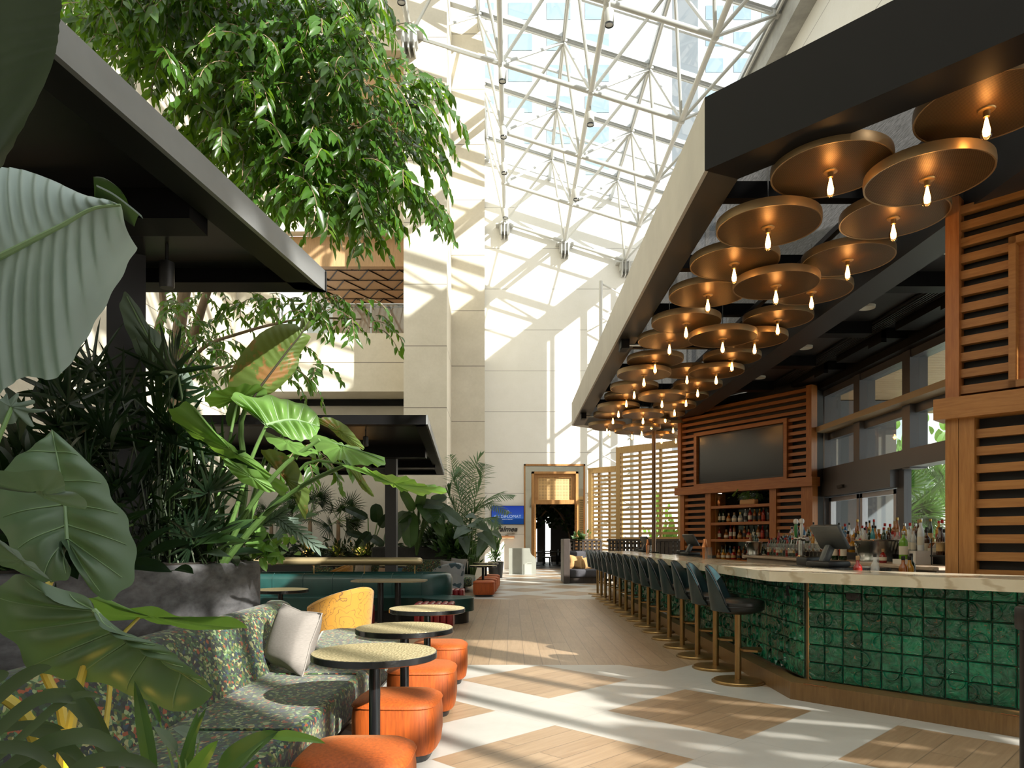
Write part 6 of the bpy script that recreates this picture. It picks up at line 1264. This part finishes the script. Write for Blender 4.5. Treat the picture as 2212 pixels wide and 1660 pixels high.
for row, (x, z, nm, n0) in enumerate(((4.505,1.222,'middle tier',44),(4.685,1.332,'top tier',44))):
    for k in range(n0):
        y = 12.0-k*.112; gl, cp, lb, kd = rb.choice(GL), rb.choice(CP), rb.choice(LB), rb.choice(KD)
        bottle(kd, gl, cp, lb, x+rb.uniform(-.02,.02), y, z, f'{CN[gl.name]} {PROF[kd][6].split()[0]} bottle, {CC[cp.name]} top, {ordinal(k+1)} from far end, {nm} by windows', f'bottles on the {nm} by the windows', rb.uniform(.86,1.0))
for k in range(14):
    y = 12.0-k*.10; bottle(W, G_GRN if k % 4 else G_RED, [C_BLK,C_RED,C_SIL][k % 3], LB[k % 5], 4.33, y, 1.132, f'dark wine bottle on the back counter, {ordinal(k+1)} from its far end', 'wine bottles on the back counter', .95)
for k, (x, y, cp) in enumerate(((4.10,9.05,C_BLK),(4.16,8.98,C_BLK),(4.12,8.86,C_BLK),(4.22,9.1,C_RED),(4.06,9.2,C_RED))): bottle(W, G_GRN, cp, B_WHT if k != 1 else B_RED, x, y, 1.132, f'dark wine bottle in the cluster left of the big ice bucket, {ordinal(k+1)} one', 'wine bottles left of the big ice bucket')
# wine glasses
M_CLEARG = glassmat('drinking_glass', (.93,.94,.94), 1.0)
wg = thing('wine_glass', '', 'wine glass', (0,0,0), 'wine glasses on the back counter')
MB().lathe([(.016,.095),(.032,.115),(.038,.145),(.033,.20)], n=16, cap=False).build('bowl', M_CLEARG, wg); MB().lathe([(.004,.006),(.004,.085),(.016,.096)], n=8, cap=False).build('stem', M_CLEARG, wg); MB().lathe([(.0,.0),(.034,.0),(.034,.003),(.0,.007)], n=16).build('foot', M_CLEARG, wg)
k = 0
for r_, x in enumerate((4.07,4.16,4.25)):
    for j in range(17):
        y = 11.5-j*.125-.03*r_
        if y < 9.5 and r_ == 2: continue
        o = wg if k == 0 else dup(wg); k += 1; o.location = (x,y,1.132); o['label'] = f"clear wine glass, {ordinal(j+1)} from far end, {['front','middle','rear'][r_]} row on back counter"
# ice buckets
def bucket(name, label, x, y, z, r, h):
    t = thing(name, label, 'ice bucket', (x,y,z)); MB().lathe([(.0,.01),(r*.86,.0),(r*.88,.03),(r*.84,.05),(r*.90,h*.5),(r,h*.96),(r*1.06,h),(r*1.03,h+.008),(r*.95,h*.97),(r*.8,h*.5),(.0,h*.4)], (x,y,z), 36).build('bowl', M_STEEL, t)
    MB().lathe([(.0,h*.80),(r*.93,h*.80)], (x,y,z), 30).build('ice', mat('ice_cubes', (.75,.78,.8), .2, bump=(40,.8)), t)
    for s in (-1,1): MB().tube([(x+s*r*.97+.03*math.sin(a*.52)*0, y-.055*math.cos(a*.52), z+h*.86-.05*math.sin(a*.52)) for a in range(7)], .005, 6).build('handle', M_STEEL, t)
bucket('ice_bucket', 'large steel ice bucket full of champagne on the back counter', 4.27, 8.35, 1.13, .235, .25)
bucket('ice_bucket', 'smaller steel ice bucket at the far end of the back counter', 4.06, 11.95, 1.13, .13, .22)
for k, (a, r, gl, cp) in enumerate(((.2,.1,G_GRN,C_GLD),(1.2,.12,G_YEL,C_BLK),(2.2,.09,G_GRN,C_GLD),(3.0,.13,G_CLR,C_BLK),(3.9,.12,G_TEAL,C_BLK),(4.8,.14,G_GRN,C_RED),(5.5,.13,G_BRN,C_GLD))):
    o = bottle(SL if k in (1,4) else W, gl, cp, B_WHT, 4.27+math.cos(a)*r, 8.35+math.sin(a)*r, 1.27, f'{CN[gl.name]} bottle with {CC[cp.name]} top in the large ice bucket', 'bottles in the large ice bucket', .85)
for k, (a, gl, cp) in enumerate(((.4,G_GRN,C_GLD),(1.7,G_GRN,C_SIL),(3.0,G_AMB,C_GLD),(4.6,G_GRN,C_BLK))): bottle(W, gl, cp, B_WHT, 4.06+math.cos(a)*.055, 11.95+math.sin(a)*.055, 1.25, f'{CN[gl.name]} bottle with {CC[cp.name]} top in the smaller ice bucket', 'bottles in the smaller ice bucket', .8)
# white boxes, frosted bottles, dark bottles on a rack
wb = thing('display_block', 'white stepped display block right of the large ice bucket', 'display stand', (4.28,7.55,1.13)); M_BOX = mat('white_display_box', (.66,.63,.60), .5)
MB().bb((4.20,7.42,1.13),(4.38,7.6,1.27)).build('tall_step', M_BOX, wb, smooth=False); MB().bb((4.10,7.5,1.13),(4.20,7.68,1.18)).build('low_step', M_BOX, wb, smooth=False)
bottle(SL, G_FRO, C_SIL, B_WHT, 4.33, 7.55, 1.272, 'frosted tall white bottle on the white block, rear one', 'bottles on the white display block', 1.02); bottle(SL, G_FRO, C_GLD, B_WHT, 4.28, 7.47, 1.272, 'frosted tall white bottle on the white block, front one', 'bottles on the white display block', .98); bottle(S_, G_LIM, C_SIL, B_WHT, 4.15, 7.56, 1.182, 'lime green and clear bottle on the low step of the white block', 'bottles on the white display block', 1.05); bottle(Q, G_RED, C_CRK, B_WHT, 4.09, 7.86, 1.132, 'small red jar shaped bottle between the ice bucket and white block', None, .75)
rk = thing('bottle_rack', 'black wire bottle rack at the end of the back counter', 'rack', (4.42,7.05,1.13)); MB().bb((4.28,6.8,1.215),(4.62,7.3,1.23)).build('tray', M_BLK, rk, smooth=False)
for x in (4.29,4.61):
    for y in (6.81,7.29): MB().tube([(x,y,1.13),(x,y,1.4)], .006, 6).build('leg', M_BLK, rk)
MB().tube([(4.29,6.81,1.36),(4.61,6.81,1.36),(4.61,7.29,1.36),(4.29,7.29,1.36),(4.29,6.81,1.36)], .005, 6).build('guard_wire', M_STEEL, rk)
for k in range(4): bottle(BE, G_BRN, C_BLK, B_TAN, 4.34+k*.078, 7.22-k*.10, 1.232, f'stout brown bottle on the wire rack, {ordinal(k+1)} from the left', 'brown bottles on the wire rack', 1.08)
# speed rail bottles behind the near counter
sr = thing('speed_rail', 'steel bottle ledge just behind the slanted end of the bar', 'shelf', (3.6,6.2,0)); MB().bb((3.12,6.52,.0),(3.72,6.75,.93)).build('cabinet', M_BLK, sr, smooth=False); MB().bb((3.10,6.48,.93),(3.78,6.75,.95)).build('ledge', M_STEEL, sr, smooth=False)
for k, (x, y, kd, gl, cp) in enumerate(((3.60,6.56,S_,G_AMB,C_BLK),(3.68,6.60,S_,G_YEL,C_BLK),(3.74,6.68,W,G_GRN,C_BLK),(3.36,6.6,W,G_CLR,C_BLK),(3.20,6.6,S_,G_RED,C_CRK))): bottle(kd, gl, cp, B_WHT, x, y, .952, f'{CN[gl.name]} {PROF[kd][6]} on the steel ledge behind the bar', 'bottles on the steel ledge', 1.0)
# point of sale terminals
def terminal(label, x, y, z, rz, s=1.0):
    t = thing('bar_terminal', label, 'till', (0,0,0)); t.location = (x,y,z); t.rotation_euler = (0,0,rz); t.scale = (s,)*3; M1 = mat('dark_grey_plastic', (.05,.055,.058), .4)
    MB().rbox((0,0,.03),(.30,.30,.06),.02,2).build('base', M_BLK, t); MB().rbox((0,.0,.13),(.07,.09,.2),.02,2, M=Matrix.Translation((0,.02,.12)) @ Matrix.Rotation(.5,4,'X')).build('neck', M1, t)
    s_ = MB().rbox((0,0,0),(.36,.045,.28),.015,2, M=Matrix.Translation((0,-.02,.30)) @ Matrix.Rotation(-.6,4,'X')).build('screen_housing', M1, t); MB().rbox((0,0,0),(.20,.012,.15),.01,1, M=Matrix.Translation((0,.012,.318)) @ Matrix.Rotation(-.6,4,'X')).build('rear_panel', M_BLK, s_)
    MB().rbox((.24,.02,.05),(.15,.2,.09),.02,2).build('receipt_printer', M_BLK, t); return t
for l, b, w_ in (('dark granite service block under the nearest till',(2.99,6.86,7.75),(3.62,)),('dark service block under the middle till',(3.0,12.5,13.4),(3.55,)),('dark service block under the farthest till',(3.0,16.6,17.4),(3.40,))):
    t = thing('service_block', l, 'bar block', ((b[0]+w_[0])/2,(b[1]+b[2])/2,0)); MB().bb((b[0],b[1],0),(w_[0],b[2],1.075)).build('cabinet', M_BLK, t, smooth=False); MB().bb((b[0]-.0,b[1]-.02,1.075),(w_[0]+.02,b[2]+.02,1.115)).build('top', mat('dark_granite', (.05,.055,.055), .15, var=(60,.6)), t, smooth=False)
terminal('black bar till with tilted screen on the near granite block', 3.17, 7.15, 1.115, math.radians(112)); terminal('black bar till on the middle service block', 3.22, 12.9, 1.115, math.radians(112), .9); terminal('black bar till at the far end of the bar', 3.15, 16.9, 1.115, math.radians(112), .85)
# beer taps
bt = thing('beer_tower', 'steel beer tower with a green and a white tap handle', 'beer tap', (4.08,10.05,1.13)); MB().lathe([(.07,0),(.07,.02),(.045,.04),(.042,.30),(.0,.31)], (4.08,10.05,1.13), 20).build('column', M_STEEL, bt); MB().tube([(4.08,9.85,1.40),(4.08,10.25,1.40)], .03, 12).build('cross_bar', M_STEEL, bt)
for y, mt, nm in ((10.17,mat('green_tap_handle', (.03,.20,.05), .3),'green_handle'),(9.97,mat('white_tap_handle', (.62,.62,.6), .3),'white_handle')):
    h = MB().lathe([(.012,0),(.02,.04),(.026,.14),(.018,.19),(.0,.20)], (4.05,y,1.42), 14).build(nm, mt, bt); MB().lathe([(.0,.18),(.03,.20),(.036,.23),(.028,.26),(.0,.27)], (4.05,y,1.42), 14).build('round_finial', mat('white_finial', (.7,.68,.66), .3), h); MB().tube([(4.06,y,1.40),(3.99,y,1.39),(3.98,y,1.32)], .010, 8).build('spout', M_STEEL, bt)
# shaker and mixing glasses on the bar
for k, (x, y) in enumerate(((2.86,14.9),(2.86,10.45))):
    w_ = 'far' if k == 0 else 'near'; t = thing('cocktail_shaker', f'copper cocktail shaker on the {w_} part of the bar top', 'shaker', (x,y+.12,1.11)); MB().lathe([(.0,0),(.034,0),(.045,.17),(.040,.175),(.03,.24),(.02,.29),(.0,.295)], (x,y+.12,1.11), 18).build('tin', M_COP, t)
    t = thing('mixing_glass', f'cut mixing glass on the {w_} part of the bar top', 'glass', (x+.02,y,1.11)); MB().lathe([(.0,.006),(.045,.0),(.05,.01),(.052,.17),(.048,.17),(.044,.02),(.0,.02)], (x+.02,y,1.11), 16).build('tumbler', M_CLEARG, t); MB().tube([(x+.0,y,1.12),(x-.05,y+.02,1.40)], .005, 6).build('bar_spoon', M_COP, t)
